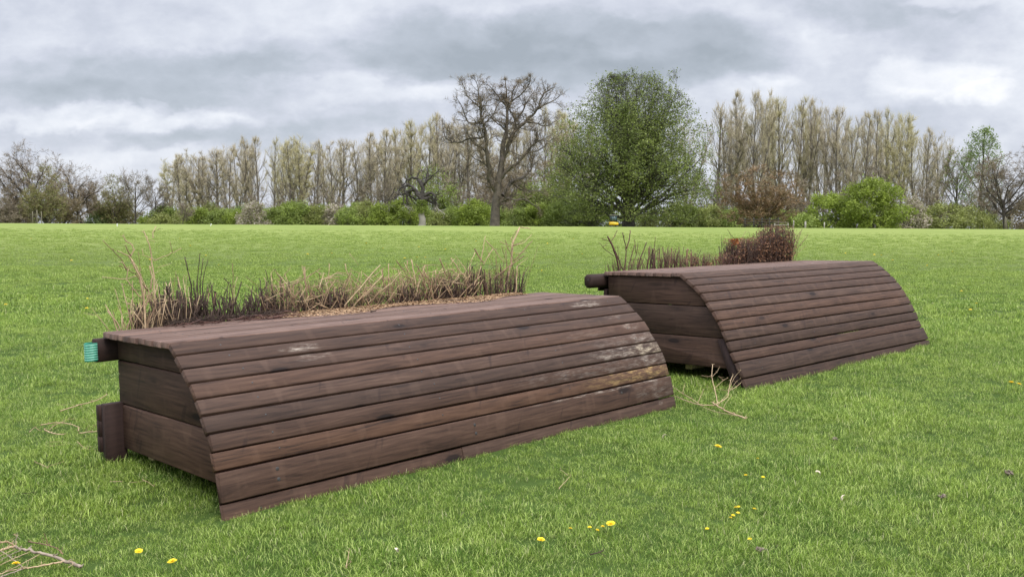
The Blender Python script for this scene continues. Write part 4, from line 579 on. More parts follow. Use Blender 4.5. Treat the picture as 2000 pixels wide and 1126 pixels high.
    # curved end ribs under the boards
    for xr in (.14, L / 2, L - .19):
        mb = MB(); V = []
        outer = [(p.y + .002, p.z - TH - .004) if k < 2 else (p.y + TH * 1.12, p.z - .004) for k, p in enumerate(prof)]
        outer[0] = (-.03, outer[0][1])
        inn = [(y + .12, z - .10) for y, z in outer]; inn[0] = (-.03, outer[0][1] - .1)
        m = len(outer)
        for x in (xr, xr + .04):
            V += [(x, a, b) for a, b in outer] + [(x, a, b) for a, b in inn]
        F = []
        for i in range(m - 1):
            F += [(i, i + 1, m + i + 1, m + i), (2 * m + i, 3 * m + i, 3 * m + i + 1, 2 * m + i + 1), (i, 2 * m + i, 2 * m + i + 1, i + 1), (m + i, m + i + 1, 3 * m + i + 1, 3 * m + i)]
        F += [(0, m, 3 * m, 2 * m), (m - 1, 3 * m - 1, 4 * m - 1, 2 * m - 1)]
        mb.add(V, F); mb.build('frame_rib', M['wood_dark'], root)
    # back cladding and carrying beam
    zlow = seams[3]
    if first:
        x0b = -.032
        for k in range(3):
            z1 = up - .452 - k * .097
            mb = MB(); mb.box(x0b, L - .05, .030, .078, z1 - .0955, z1, .002); mb.build('back_rail', M['wood_dark'], root)
        for k in range(3):
            z1 = up - .186 - k * .088
            mb = MB(); mb.box(.10, L - .06, .002, .040, z1 - .084, z1, .004); mb.build('back_board', M['wood_dark'], root)
        mb = MB(); mb.box(-.045, L + .02, .0, .055, up - .182, up - .040, .006); bm = mb.build('carrying_beam', M['wood_dark'], root)
        # corner leg
        for (xa, xb_) in ((-.020, .104), (L - .12, L + .02)):
            V = MB(); V.box(xa, xb_, -.035, .028, -.10, up - .440, .005); V.build('leg', M['wood_dark'], root)
    else:
        for k in range(6):
            z1 = up - .176 - k * .110
            mb = MB(); mb.box(.04, L - .06, .0, .040, z1 - .104, z1, .004); mb.build('back_board', M['wood_dark'], root)
        # chamfered octagonal beam end
        th8 = [(.0, -.05), (.0, -.125), (.03, -.155), (.075, -.155), (.105, -.125), (.105, -.05), (.075, -.022), (.03, -.022)]
        V = []; xs_ = [-.185, -.168, .04, L + .1]
        for q, x in enumerate(xs_):
            kk = .72 if q == 0 else 1
            V += [(x, .052 + (a - .052) * kk, up - .088 + (b + .088) * kk) for a, b in th8]
        F = [tuple(range(8)), tuple(range(24, 32))[::-1]]
        for r_ in range(3):
            for i in range(8):
                j = (i + 1) % 8; F.append((r_ * 8 + j, r_ * 8 + i, r_ * 8 + 8 + i, r_ * 8 + 8 + j))
        mb = MB(); mb.add(V, F); b_ = mb.build('carrying_beam', M['wood_dark'], root)
        s_ = link(bpy.data.objects.new('bolt', SCW), b_); s_.location = (-.1855, .04, up - .075); s_.rotation_euler = (0, -math.pi / 2, 0)
        for xa in (.05, L - .15):
            V = MB(); V.box(xa, xa + .10, -.10, -.005, -.05, up - .60, .005); V.build('leg', M['wood_dark'], root)
        # sloping front stud seen beside the end panel
        for xa in (.052, L - .15):
            v = []
            for (yy0, yy1, z) in ((-1.372, -1.30, up - .585), (-1.552, -1.45, up - .97), (-1.555, -1.46, -.04)):
                v += [(xa - .035, yy0, z), (xa + .05, yy0, z), (xa + .05, yy1, z), (xa - .035, yy1, z)]
            F = [(0, 1, 2, 3), (8, 11, 10, 9)] + [(r_ * 4 + i, r_ * 4 + 4 + i, r_ * 4 + 4 + (i + 1) % 4, r_ * 4 + (i + 1) % 4) for r_ in range(2) for i in range(4)]
            mb = MB(); mb.add(v, F); mb.build('frame_stud', M['wood_dark'], root)
    # pale bearers under the end panels
    for yy in ((-.28, -1.16) if first else (-.90, -.30)):
        mb = MB(); mb.box(.14, L - .2, yy - .035, yy + .035, seams[3] - (.035 if first else .055), seams[3] + .02, .004); mb.build('bearer', M['wood_raw'], root)
    # trough behind the deck that holds the brush
    mb = MB(); mb.box(.12, L - .14, .160, .185, up - .20, up - .035, .003); mb.build('brush_trough', M['wood_dark'], root)
    mb = MB(); mb.box(.12, L - .14, .062 if first else .11, .159, up - .16, up - .135, .002); mb.build('brush_trough', M['wood_dark'], root)
    return root, Rj, T
w1 = {1: [(-1.20, .0, .16, .034, .95, PALE)], 2: [(-1.17, .02, .15, .03, .6, PALE), (1.62, .03, .12, .03, .4, PALE)], 0: [(1.50, .0, .17, .05, .85, PALE), (1.35, .0, .1, .03, .8, PALE)],
      3: [(1.45, .0, .20, .05, .55, PALE)], 4: [(1.75, .02, .12, .04, .7, PALE), (1.2, .0, .35, .035, .3, GREY)], 5: [(1.55, .0, .45, .06, .5, GREY), (1.85, .0, .2, .06, .6, PALE)],
      6: [(1.55, .0, .55, .07, .75, PALE), (1.80, .0, .25, .06, .9, (.55, .45, .30))], 7: [(1.2, .0, 1.0, .08, .45, GREY), (1.8, .01, .3, .06, .6, PALE)],
      8: [(1.55, .0, .70, .10, .8, (.40, .27, .11)), (1.75, .03, .45, .05, .95, YEL)], 9: [(1.72, .0, .30, .09, .6, GREY), (1.2, .07, .9, .012, .8, PALE)], 10: [(-.74, -.02, .08, .04, .5, (.4, .25, .15)), (.95, .03, .03, .02, 1.0, PALE)]}
J1prof = len(J1['prof']) - 2
wmap = {}
for k, v_ in w1.items():
    kk = k if k < 7 else k
    wmap[kk] = v_
# ten boards on the first jump (8 narrow + wide + kick): fold the table onto them
wmap = {0: w1[0], 1: w1[1], 2: w1[2], 3: w1[4], 4: w1[5], 5: w1[6], 6: w1[7], 7: w1[8], 8: w1[9], 9: w1[10]}
r1, R1, T1 = make_jump(J1, 8, 'nearer brown wooden jump with curved board front and pale worn right end', wmap, orange=(7,), first=True)
w2 = {0: [(-.1, .03, .6, .02, .25, GREY)]}
r2, R2, T2 = make_jump(J2, 10, 'farther brown wooden jump behind the pale worn one, with brown leafy hedge on top', {}, orange=(), first=False)

# green and white ribbed sleeve on the end of the beam
Lb = MB(); Lw = MB()
for k in range(15):
    z = -.166 + k * .0073
    pts = [(.0, .052, z), (-.030, .054, z - .001), (-.050, .040, z - .003), (-.054, .020, z - .004), (-.046, .000, z - .003), (-.020, -.012, z - .001), (.006, -.012, z)]
    P = [(-.046 + a, b, c_) for a, b, c_ in pts]
    (Lb if k % 2 == 0 else Lw).tube(P, .0044, 6)
sl_root = empty('striped_sleeve'); sl_root.matrix_world = Matrix.Translation(T1) @ R1.to_4x4()
tag(sl_root, 'green and white striped plastic wrapped round the beam end of the nearer jump', 'strap')
Lb.build('green_band', M['green_strap'], sl_root, True); Lw.build('white_band', M['white_strap'], sl_root, True)

# ------------------------------------------------------------------ brush standing in the jumps
def brush_root(J, label, x, group=None, name='cut_brush', cat='brush'):
    Rj = Matrix(J['R']); T = Vector(J['t']); o = empty(name)
    o.matrix_world = Matrix.Translation(T + Rj @ Vector((x, .08, 0))) @ Rj.to_4x4()
    tag(o, label, cat, group); return o
rb = np.random.default_rng(21)
def poly(table, x0, mats, root, name, knob=True, side=6, fur=0, furlen=.06, furmat=None, base_down=.12, cutcap=True, rs=1.0):
    """each traced stem is its own mesh"""
    for k, (pts, y, r) in enumerate(table):
        r *= .5 * rs
        P = np.array([(a - x0, y - .08, b) for a, b in pts]); m = len(P)
        P[:, 1] += np.cumsum(rb.normal(0, .012, m)) - .0
        # refine
        tt = np.linspace(0, m - 1, max(4, (m - 1) * 4 + 1)); Q = np.stack([np.interp(tt, np.arange(m), P[:, i]) for i in range(3)], -1)
        Q += rb.normal(0, .0016, Q.shape)
        if P[0, 2] < .04 and P[-1, 2] > P[0, 2] + .03: Q = np.vstack([[Q[0, 0], Q[0, 1], Q[0, 2] - base_down], Q])
        rad = np.linspace(r * 1.1, r * .75, len(Q))
        mb = MB(); mb.tube(Q, rad, side)
        if knob:
            for i in range(0, len(Q), 4):
                if rb.uniform() < .8:
                    c = Q[i]; d = rb.normal(0, 1, 3); d /= np.linalg.norm(d)
                    for _ in range(3):
                        d = rb.normal(0, 1, 3); d[2] = abs(d[2]) * .5; d /= np.linalg.norm(d); l = rb.uniform(.004, .011) + r
                        mb.tube([c, c + d * l], [r * .6, r * .25], 4)
        if fur:
            for i in range(int(fur * (1 + len(Q) / 4))):
                q = rb.integers(0, len(Q)); c = Q[q]; d = rb.normal(0, 1, 3); d[1] *= .4; d /= np.linalg.norm(d)
                mb.tube([c, c + d * rb.uniform(.3, 1) * furlen * .6, c + d * rb.uniform(.6, 1) * furlen + rb.normal(0, .008, 3)], [.0011, .0010, .0006], 3, cap=False)
        mb.build(name, mats[k % len(mats)], root)
def thicket(x0, x1, y0, y1, hfun, n, lean, r, seed, zb=-.10, crook=.01):
    """many thin sticks as one tangled mesh"""
    g = np.random.default_rng(seed); mb = MB()
    for i in range(n):
        x = g.uniform(x0, x1); y = g.uniform(y0, y1); h = hfun(x, g) * g.uniform(.45, 1.05)
        d = np.array([g.normal(0, lean), g.normal(0, lean * .35), 1.]); d /= np.linalg.norm(d)
        p = np.array([x, y, zb]); P = [p]; L = h - zb
        for s_ in range(3):
            p = p + d * L / 3 + g.normal(0, crook, 3) * np.array([1, .4, .3]); P.append(p)
        rr = g.uniform(.6, 1.5) * r
        mb.tube(P, [rr, rr * .95, rr * .85, rr * .6], 4)
        if g.uniform() < .7:
            for _ in range(2):
                c = P[int(g.integers(1, 4))]; dd = g.normal(0, 1, 3); dd[1] *= .4; dd[2] = dd[2] * .6 + .25; dd /= np.linalg.norm(dd)
                mb.tube([c, c + dd * g.uniform(.02, .08)], [rr * .5, rr * .3], 3)
    return mb
def tangle(x0, x1, y0, y1, zf, n, ln, r, seed, zscale=.5):
    g = np.random.default_rng(seed); mb = MB()
    for i in range(n):
        x = g.uniform(x0, x1); y = g.uniform(y0, y1); z = zf(x, g)
        d = g.normal(0, 1, 3); d[1] *= .5; d[2] *= zscale; d /= np.linalg.norm(d); l = g.uniform(.4, 1) * ln
        p = np.array([x, y, z]); b = g.normal(0, ln * .12, 3)
        mb.tube([p - d * l / 2, p + b * .6, p + d * l / 2], [r * .6, r, r * .5], 3, cap=False)
    return mb
def flakes(x0, x1, y0, y1, zf, n, size, seed, tilt=.8):
    g = np.random.default_rng(seed)
    x = g.uniform(x0, x1, n); y = g.uniform(y0, y1, n); z = np.array([zf(a, g) for a in x])
    U = g.normal(0, 1, (n, 3)); U /= np.linalg.norm(U, axis=1)[:, None]; W = g.normal(0, 1, (n, 3)); V = np.cross(U, W); V /= np.linalg.norm(V, axis=1)[:, None]
    s = size * g.uniform(.5, 1.2, n)[:, None]; C = np.stack([x, y, z], -1); Nn = np.cross(U, V) * s * .35
    vs = np.stack([C - U * s, C - V * s * .6 + Nn, C + U * s, C + V * s * .6 + Nn], 1).reshape(-1, 3)
    i = np.arange(n)[:, None] * 4; mb = MB()
    mb.add_np(vs, np.concatenate([np.stack([i[:, 0], i[:, 0] + 1, i[:, 0] + 2], -1), np.stack([i[:, 0], i[:, 0] + 2, i[:, 0] + 3], -1)]))
    return mb
PAL = [M['pale_stem'], M['tan_stem'], M['pale_stem']]
GRP = None
# jump 1
xr = .33; ra = brush_root(J1, 'tall pale spiky branches leaning left at the left end of the nearer jump', xr)
poly(C1A, xr, PAL, ra, 'stem', rs=1.45)
thicket(.14 - xr, .60 - xr, -.06, .07, lambda x, g: .34 if g.uniform() < .3 else .2, 70, .36, .0034, 92).build('pale_twigs', M['pale_stem'], ra)
thicket(.22 - xr, .62 - xr, -.05, .06, lambda x, g: .17, 90, .16, .0044, 93).build('dark_stubs', M['dark_stem'], ra)
thicket(.16 - xr, .62 - xr, -.05, .06, lambda x, g: .11, 60, .30, .0022, 31).build('fine_twigs', M['tan_stem'], ra)
xr = .80; rbk = brush_root(J1, 'black cut stems standing upright next to the pale spiky branches on the nearer jump', xr)
poly(C1B[:4] + C1B[4:13], xr, [M['dark_stem']], rbk, 'stem')
poly(C1B[13:], xr, [M['tan_stem'], M['pale_stem'], M['dark_stem']], rbk, 'pale_stem')
thicket(.42 - xr, .62 - xr, -.05, .07, lambda x, g: .25, 22, .10, .0055, 91).build('tall_stubs', M['dark_stem'], rbk)
thicket(.42 - xr, 1.32 - xr, -.05, .07, lambda x, g: .26 if g.uniform() < .2 else .15, 300, .18, .0042, 32).build('stem_stubs', M['dark_stem'], rbk)
tangle(.40 - xr, 1.30 - xr, -.16, .02, lambda x, g: .006 + g.uniform(0, .035), 260, .16, .0022, 33, .10).build('fallen_twigs', M['dark_stem'], rbk)
tangle(.45 - xr, 1.25 - xr, -.24, -.05, lambda x, g: .004 + g.uniform(0, .010), 60, .26, .0035, 34, .03).build('fallen_sticks', M['red_stem'], rbk)
xr = 2.1; rc = brush_root(J1, 'long criss-cross row of tan conifer twigs in the middle of the nearer jump', xr)
poly(C1M, xr, [M['pale_stem'], M['pale_stem'], M['tan_stem']], rc, 'stem', rs=1.2)
def hm(x, g):
    X_ = x + 2.1; return .27 + .05 * math.sin(X_ * 5) + .04 * math.sin(X_ * 17)
thicket(1.55 - xr, 1.80 - xr, -.04, .06, lambda x, g: .15, 60, .12, .0055, 81).build('dark_stubs', M['dark_stem'], rc)
thicket(2.35 - xr, 2.52 - xr, -.04, .06, lambda x, g: .15, 40, .12, .0055, 82).build('dark_stubs', M['dark_stem'], rc)
thicket(2.72 - xr, 2.95 - xr, -.04, .06, lambda x, g: .19, 60, .14, .0055, 83).build('dark_stubs', M['dark_stem'], rc)
tangle(1.2 - xr, 3.05 - xr, -.05, .08, lambda x, g: .06 + g.uniform(0, .20), 110, .26, .0034, 84, .8).build('long_sticks', M['pale_stem'], rc)
thicket(1.2 - xr, 3.05 - xr, -.05, .08, hm, 250, .75, .0036, 35, crook=.018).build('pale_twigs', M['straw_stem'], rc)
thicket(1.15 - xr, 3.1 - xr, -.04, .08, lambda x, g: hm(x, g) * .62, 190, .45, .0036, 36, crook=.02).build('brown_twigs', M['dark_stem'], rc)
tangle(1.15 - xr, 3.1 - xr, -.05, .08, lambda x, g: .02 + g.uniform(0, .20), 1300, .085, .0014, 37, .9).build('tangled_twigs', M['tan_stem'], rc)
tangle(1.1 - xr, 3.1 - xr, -.05, .08, lambda x, g: .01 + g.uniform(0, .06), 700, .06, .0016, 38, .6).build('dark_tangle', M['red_stem'], rc)
xr = 3.45; rd = brush_root(J1, 'tall tan sticks over dark stubs at the right end of the nearer jump', xr)
poly(C1R[:18] + C1R[29:], xr, PAL, rd, 'stem', rs=1.2)
poly(C1R[18:29], xr, [M['dark_stem'], M['red_stem']], rd, 'dark_stem')
thicket(2.98 - xr, 3.72 - xr, -.05, .08, lambda x, g: .27 if g.uniform() < .3 else .15, 130, .18, .0046, 39).build('stem_stubs', M['dark_stem'], rd)
thicket(2.98 - xr, 3.72 - xr, -.05, .08, lambda x, g: .34 + .1 * (x > 0), 60, .28, .0026, 40).build('fine_twigs', M['tan_stem'], rd)
tangle(3.0 - xr, 3.72 - xr, -.05, .08, lambda x, g: .03 + g.uniform(0, .18), 260, .11, .0016, 41, .8).build('tangled_twigs', M['tan_stem'], rd)
# needle litter on the deck
lt = MB(); g = np.random.default_rng(44)
for i in range(9000):
    x = 1.0 + 2.6 * g.uniform(); y = -.24 * g.uniform() ** 1.7 * (1 + .5 * math.sin(x * 5)) + .02
    a = g.uniform(0, 6.28); l = g.uniform(.010, .034); z = .002 + g.uniform(0, .016) * math.exp(-abs(y) * 9)
    dx_, dy_ = math.cos(a) * l / 2, math.sin(a) * l / 2
    nx_, ny_ = -math.sin(a) * .0017, math.cos(a) * .0017
    lt.v.append(np.array([(x - dx_ - nx_, y - dy_ - ny_, z), (x + dx_ - nx_, y + dy_ - ny_, z + g.uniform(-.002, .006)), (x + dx_ + nx_, y + dy_ + ny_, z + .001), (x - dx_ + nx_, y - dy_ + ny_, z)])); lt.f.append([[lt.n, lt.n + 1, lt.n + 2, lt.n + 3]]); lt.n += 4
lo_ = lt.build('needle_litter', M['litter']); lo_.matrix_world = Matrix.Translation(T1) @ R1.to_4x4()
tag(lo_, 'tan dry needle litter strewn along the back of the nearer jump deck', 'litter', None, 'stuff')
for (x, y, l, a, r_, mk, lab) in ((1.13, -.15, .20, .05, .0045, 'red_stem', 'long dark stick lying flat on the left part of the nearer deck'), (1.78, -.33, .06, .35, .005, 'dark_stem', 'short dark twig alone on the middle of the nearer deck'), (2.72, -.10, .26, -.35, .006, 'dark_stem', 'dark broken stick lying in the tan needle litter')):
    mb = MB(); mb.tube([(-l / 2, 0, r_), (0, .004, r_ * 1.2), (l / 2, -.006, r_)], [r_, r_, r_ * .6], 6)
    mb.tube([(l * .1, 0, r_), (l * .3, .03, r_ + .006)], [r_ * .6, r_ * .3], 5)
    o = mb.build('fallen_stick', M[mk]); o.matrix_world = Matrix.Translation(T1 + R1 @ Vector((x, y, .001))) @ R1.to_4x4() @ Matrix.Rotation(a, 4, 'Z'); tag(o, lab, 'stick')

# jump 2
xr = .45; re_ = brush_root(J2, 'sparse reddish bare stems fanning at the left end of the farther jump', xr)
poly(C2A, xr, [M['red_stem']], re_, 'stem', rs=1.1)
thicket(.12 - xr, .85 - xr, -.05, .06, lambda x, g: .12, 70, .30, .0022, 51).build('fine_twigs', M['red_stem'], re_)
xr = 1.35; rf = brush_root(J2, 'low thin row of grey and brown cut stems in the middle of the farther jump', xr)
poly(C2B, xr, [M['red_stem'], M['dark_stem'], M['tan_stem']], rf, 'stem')
thicket(.85 - xr, 1.35 - xr, -.05, .06, lambda x, g: .22, 90, .20, .0030, 52).build('grey_twigs', M['red_stem'], rf)
thicket(1.3 - xr, 2.40 - xr, -.05, .06, lambda x, g: .15, 190, .28, .0026, 53).build('low_twigs', M['red_stem'], rf)
flakes(1.45 - xr, 2.4 - xr, -.05, .05, lambda x, g: g.uniform(0, .14) * (.6 + .4 * math.sin(x * 9)), 420, .011, 54).build('dry_leaves', M['beech'], rf)
xr = 3.0; rh = brush_root(J2, 'dense brown leafy dead hedge block at the right end of the farther jump', xr, name='dead_hedge', cat='hedge')
def hh(x, g=None):
    X_ = x + xr
    return .275 if X_ < 2.75 else (.275 + .03 * (X_ - 2.75) / .3 if X_ < 3.02 else (.31 + .12 * min(1, (X_ - 3.02) / .22)))
thicket(2.38 - xr, 3.70 - xr, -.05, .14, lambda x, g: hh(x) * (.90 + .18 * g.uniform()), 520, .17, .0040, 55).build('hedge_stems', M['dark_stem'], rh)
tangle(2.38 - xr, 3.72 - xr, -.07, .16, lambda x, g: g.uniform(0, hh(x)), 1200, .09, .0020, 56, .9).build('hedge_twigs', M['red_stem'], rh)
def zleaf(x, g):
    return g.uniform(0, hh(x) + .02)
flakes(2.36 - xr, 2.56 - xr, -.09, .12, zleaf, 480, .0135, 57).build('left_leaves', M['beech'], rh)
flakes(2.82 - xr, 3.74 - xr, -.09, .17, lambda x, g: min(zleaf(x, g), zleaf(x, g) + .12), 2900, .0155, 58).build('dry_leaves', M['beech'], rh)
flakes(2.56 - xr, 2.84 - xr, -.05, .16, zleaf, 500, .013, 59).build('middle_leaves', M['beech'], rh)
flakes(2.36 - xr, 2.42 - xr, -.09, .0, lambda x, g: g.uniform(.22, .29), 60, .016, 60).build('orange_leaves', M['beech_orange'], rh)
poly(C2C, xr, [M['red_stem'], M['tan_stem']], rh, 'bare_shoot')
thicket(2.6 - xr, 3.75 - xr, -.05, .12, lambda x, g: hh(x) * 1.16, 110, .28, .0024, 62).build('ragged_tips', M['red_stem'], rh)
thicket(3.62 - xr, 3.80 - xr, .0, .12, lambda x, g: .38, 40, .30, .0024, 61).build('side_twigs', M['tan_stem'], rh)

# ------------------------------------------------------------------ branches and bits on the grass
def branch(table, name, label, mat_, furry=0, group=None, cat='branch'):
    base = table[0][0][0]; root = empty(name, base); tag(root, label, cat, group)
    for k, (pts, r) in enumerate(table):
        P = np.array(pts) - np.array(base); m = len(P); tt = np.linspace(0, m - 1, (m - 1) * 5 + 1)
        Q = np.stack([np.interp(tt, np.arange(m), P[:, i]) for i in range(3)], -1)
        if m > 2:
            for _ in range(2): Q[1:-1] = (Q[:-2] + 2 * Q[1:-1] + Q[2:]) / 4
        Q += rb.normal(0, r * .28, Q.shape)
        mb = MB(); mb.tube(Q, np.linspace(r, r * .7, len(Q)), 7)
        for i in range(0, len(Q), 5):
            for _ in range(2):
                d = rb.normal(0, 1, 3); d[2] = abs(d[2]); d /= np.linalg.norm(d); mb.tube([Q[i], Q[i] + d * (r * 1.5 + rb.uniform(.003, .014))], [r * .55, r * .25], 4)
        for i in range(furry):
            c = Q[rb.integers(0, len(Q))]; d = rb.normal(0, 1, 3); d[2] *= .4; d /= np.linalg.norm(d)
            mb.tube([c, c + d * rb.uniform(.02, .06)], [.0009, .0006], 3, cap=False)
        mb.build('main_stem' if k == 0 else 'side_shoot', mat_[k % len(mat_)], root)
    return root
PS = M['pale_stem']
M['grey_stem'] = grained('grey_barked_branch', (.36, .29, .22), (.22, .17, .13), 10.)
branch(G_LOWL, 'fallen_branch', 'thick grey brown forked branch lying in the bottom left corner', [M['grey_stem'], PS, PS], 2)
branch(G_LOWT, 'fallen_branch', 'small reddish tan twig just above the bottom left branch', [M['tan_stem']])
branch(G_MID, 'fallen_branch', 'pale branching dead branch on the grass between the two jumps', [PS], 1)
TL = ['long pale stick on the grass left of the nearer jump', 'arched pair of pale sticks left of the nearer jump leg', 'short whitish stick pointing at the nearer jump leg', 'tan twig with curled shoots beside the foot of the nearer jump leg',
      'faint straw coloured stalks left of the nearer jump leg', 'little bent tan twig at the far left', 'thin forked grey twig left of and below the nearer jump leg', 'tiny dark twig in the grass near the left edge',
      'broken thin twig below the end panel of the nearer jump', 'small upright forked white twig near the bottom middle', 'bent pale grass stalk in the middle foreground', 'dark twig tucked against the kick board of the nearer jump']
for q, lb in zip(G_TW, TL): branch(q, 'fallen_twig', lb, [PS if 'dark' not in lb else M['dark_stem']], cat='twig')
M['clod'] = plain('dry_clod', (.19, .15, .115), .95, .5, 90, bump=.8)
M['chip'] = plain('pale_bark_chip', (.58, .50, .36), .85, .3, 70)
CL = ['grey crumbly clod in the grass right of the pale dead branch', 'larger brown clod in the right foreground', 'small dark clod near the right edge', 'tan clod at the bottom right of centre']
for (p, lb) in zip(CLODS, CL):
    mb = MB(); g = np.random.default_rng(int(p[0] * 100) % 997)
    for i in range(26):
        c = g.normal(0, .011, 3); c[2] = abs(c[2]) * .6 + .006; s = g.uniform(.004, .010)
        v = g.normal(0, 1, (6, 3)); v = np.array([(1, 0, 0), (-1, 0, 0), (0, 1, 0), (0, -1, 0), (0, 0, 1), (0, 0, -1)]) * s * g.uniform(.6, 1.3, (6, 1)) + c
        mb.add(v, [(0, 2, 4), (2, 1, 4), (1, 3, 4), (3, 0, 4), (2, 0, 5), (1, 2, 5), (3, 1, 5), (0, 3, 5)])
    o = mb.build('earth_clod', M['clod'], loc=(p[0], p[1], float(ground(p[0], p[1])) + .012)); tag(o, lb, 'clod')
CH = ['curled pale bark chip right of the middle foreground', 'yellowish bark chip at the bottom edge left of centre', 'tiny pale chip in the grass below the nearer jump', 'pale chip near the brown clod in the right foreground']
for i, (p, lb) in enumerate(zip(CHIPS, CH)):
    mb = MB(); g = np.random.default_rng(70 + i); V = []; n = 7
    for k in range(n):
        a = k / (n - 1) * 2.2; V += [(.022 * math.cos(a), -.006 + g.uniform(-.002, .002), .02 * math.sin(a)), (.022 * math.cos(a) + .003, .007 + g.uniform(-.003, .003), .02 * math.sin(a) + .002)]
    V2 = [(x * .86, y, z * .86 - .0) for x, y, z in V]
    F = [(2 * k, 2 * k + 1, 2 * k + 3, 2 * k + 2) for k in range(n - 1)]; m_ = 2 * n
    F += [(m_ + 2 * k, m_ + 2 * k + 2, m_ + 2 * k + 3, m_ + 2 * k + 1) for k in range(n - 1)] + [(2 * k, 2 * k + 2, m_ + 2 * k + 2, m_ + 2 * k) for k in range(n - 1)] + [(2 * k + 1, m_ + 2 * k + 1, m_ + 2 * k + 3, 2 * k + 3) for k in range(n - 1)]
    mb.add(V + V2, F); o = mb.build('bark_chip', M['chip'], loc=(p[0], p[1], float(ground(p[0], p[1])) + .028), rot=(.3, .2, i * 1.3)); tag(o, lb, 'chip')

# dandelions
M['petal'] = plain('yellow_petal', (.90, .66, .02), .6, .1, 90)
M['stalk'] = plain('green_stalk', (.10, .19, .03), .6, .2, 50)
def dandelion(label, p, s, rz, proto=None):
    if proto is None:
        root = empty('dandelion'); mb = MB(); g = np.random.default_rng(8)
        for ring, n, rr, up_ in ((0, 16, .019, .15), (1, 13, .015, .5), (2, 9, .010, .9), (3, 6, .006, 1.3)):
            for k in range(n):
                a = k / n * 6.283 + ring * .3 + g.uniform(-.1, .1); r_ = rr * g.uniform(.85, 1.1); wv = .0024
                cx, cy = math.cos(a), math.sin(a); z = .050 + ring * .0012
                mb.add([(cx * .001 - cy * wv * .6, cy * .001 + cx * wv * .6, z), (cx * .001 + cy * wv * .6, cy * .001 - cx * wv * .6, z), (cx * r_ + cy * wv, cy * r_ - cx * wv, z + r_ * up_ * .5), (cx * r_ - cy * wv, cy * r_ + cx * wv, z + r_ * up_ * .5)], [(0, 1, 2, 3)])
        mb.build('flower_head', M['petal'], root)
        mb = MB(); mb.tube([(0, 0, -.01), (.002, .001, .025), (0, 0, .050)], [.0018, .0016, .0022], 5); mb.build('stalk', M['stalk'], root)
    else:
        root = link(proto.copy())
        for c in proto.children: d_ = c.copy(); link(d_, root)
    root.location = (p[0], p[1], float(ground(p[0], p[1]))); root.rotation_euler = (rj.uniform(-.25, .05), rj.uniform(-.2, .2), rz); root.scale = (s, s, s)
    tag(root, label, 'flower', 'yellow flowers dotted over the pasture'); return root
DL = {0: ('large dandelion alone in the grass right of the pale dead branch', 1.25), 1: ('largest dandelion of the little row at the bottom right of centre', 1.25), 2: ('single dandelion at the bottom near the middle of the picture', 1.0), 3: ('dandelion at the bottom left by the picture edge', 1.05),
      4: ('left one of the two touching dandelions at the right edge', 1.7), 5: ('right one of the two touching dandelions at the right edge', 1.4), 31: ('small dandelion directly right of the one at the bottom left edge', .8), 32: ('dandelion under the bottom left branch', .9)}
proto = None
for i, p in enumerate(DAND):
    d0 = p[1]
    if i in DL: lb, s = DL[i]
    elif i < 21: lb, s = 'small yellow buttercup like flower scattered in the right foreground grass', .55
    else: lb, s = 'tiny yellow flower speck out on the pasture beyond the jumps', min(2.2, .8 + d0 * .04)
    o = dandelion(lb, p, s, i * 1.1, proto); proto = proto or o

# ------------------------------------------------------------------ trees
def BK(n, a, b, s=.6): M[n] = grained(n, a, b, s)
BK('bark_pale', (.15, .13, .105), (.10, .085, .07)); BK('bark_dark', (.075, .062, .052), (.045, .038, .034)); BK('bark_oak', (.125, .105, .085), (.068, .057, .047)); BK('bark_stag', (.075, .066, .06), (.035, .031, .028)); BK('bark_syc', (.055, .05, .042), (.085, .08, .065))
BK('twig_poplar', (.52, .45, .31), (.40, .345, .245), .25); BK('twig_poplar_green', (.53, .475, .27), (.41, .365, .21), .25); BK('twig_oak', (.25, .195, .13), (.17, .13, .095), .3); BK('twig_grey', (.25, .205, .145), (.17, .14, .10), .3)
BK('twig_brown', (.26, .205, .125), (.18, .14, .09), .3); BK('twig_rust', (.27, .17, .09), (.17, .12, .065), .3); BK('twig_olive', (.24, .21, .10), (.17, .145, .08), .3); BK('bark_base', (.36, .34, .31), (.27, .25, .23))
def stag_bark():
    m, t = mat('stripped_bark'); P = tc(t); z = t.sep(P)[2]; a = t.noise(P, 3., 4, .6)
    col = t.mix(t.ss(a, .35, .65), (.075, .066, .060), (.036, .031, .028))
    col = t.mix(t.ss(z, 3.3, 2.7), col, (.25, .23, .20))
    t.bsdf(col, .85, .2, bump=a, strength=.5, dist=.05); return m
M['bark_stag'] = stag_bark()
M['leaf_sallow'] = leafmat('sallow_leaf', [(.19, .23, .05), (.135, .17, .04), (.27, .30, .09)], .4)
M['leaf_syc'] = leafmat('sycamore_leaf', [(.200, .240, .058), (.11, .145, .036), (.36, .40, .14)], .35)
M['leaf_green'] = leafmat('hedge_leaf', [(.235, .295, .062), (.155, .20, .048), (.34, .40, .11)], .6)
M['leaf_bright'] = leafmat('bright_leaf', [(.240, .300, .046), (.16, .21, .034), (.34, .40, .09)], .5)
M['leaf_olive'] = leafmat('olive_leaf', [(.245, .27, .075), (.175, .19, .06), (.33, .35, .12)], .6)
M['leaf_brown'] = leafmat('brown_bud', [(.19, .15, .085), (.13, .105, .065), (.25, .21, .10)], .6)
M['leaf_pale'] = leafmat('pale_leaf', [(.17, .22, .08), (.11, .16, .05), (.30, .34, .18)], .6)
M['blossom'] = leafmat('pale_blossom', [(.42, .36, .29), (.30, .26, .20), (.60, .54, .46)], .6, .3)
M['leaf_poplar'] = leafmat('poplar_leaf', [(.18, .24, .08), (.13, .18, .06), (.28, .34, .14)], .6)

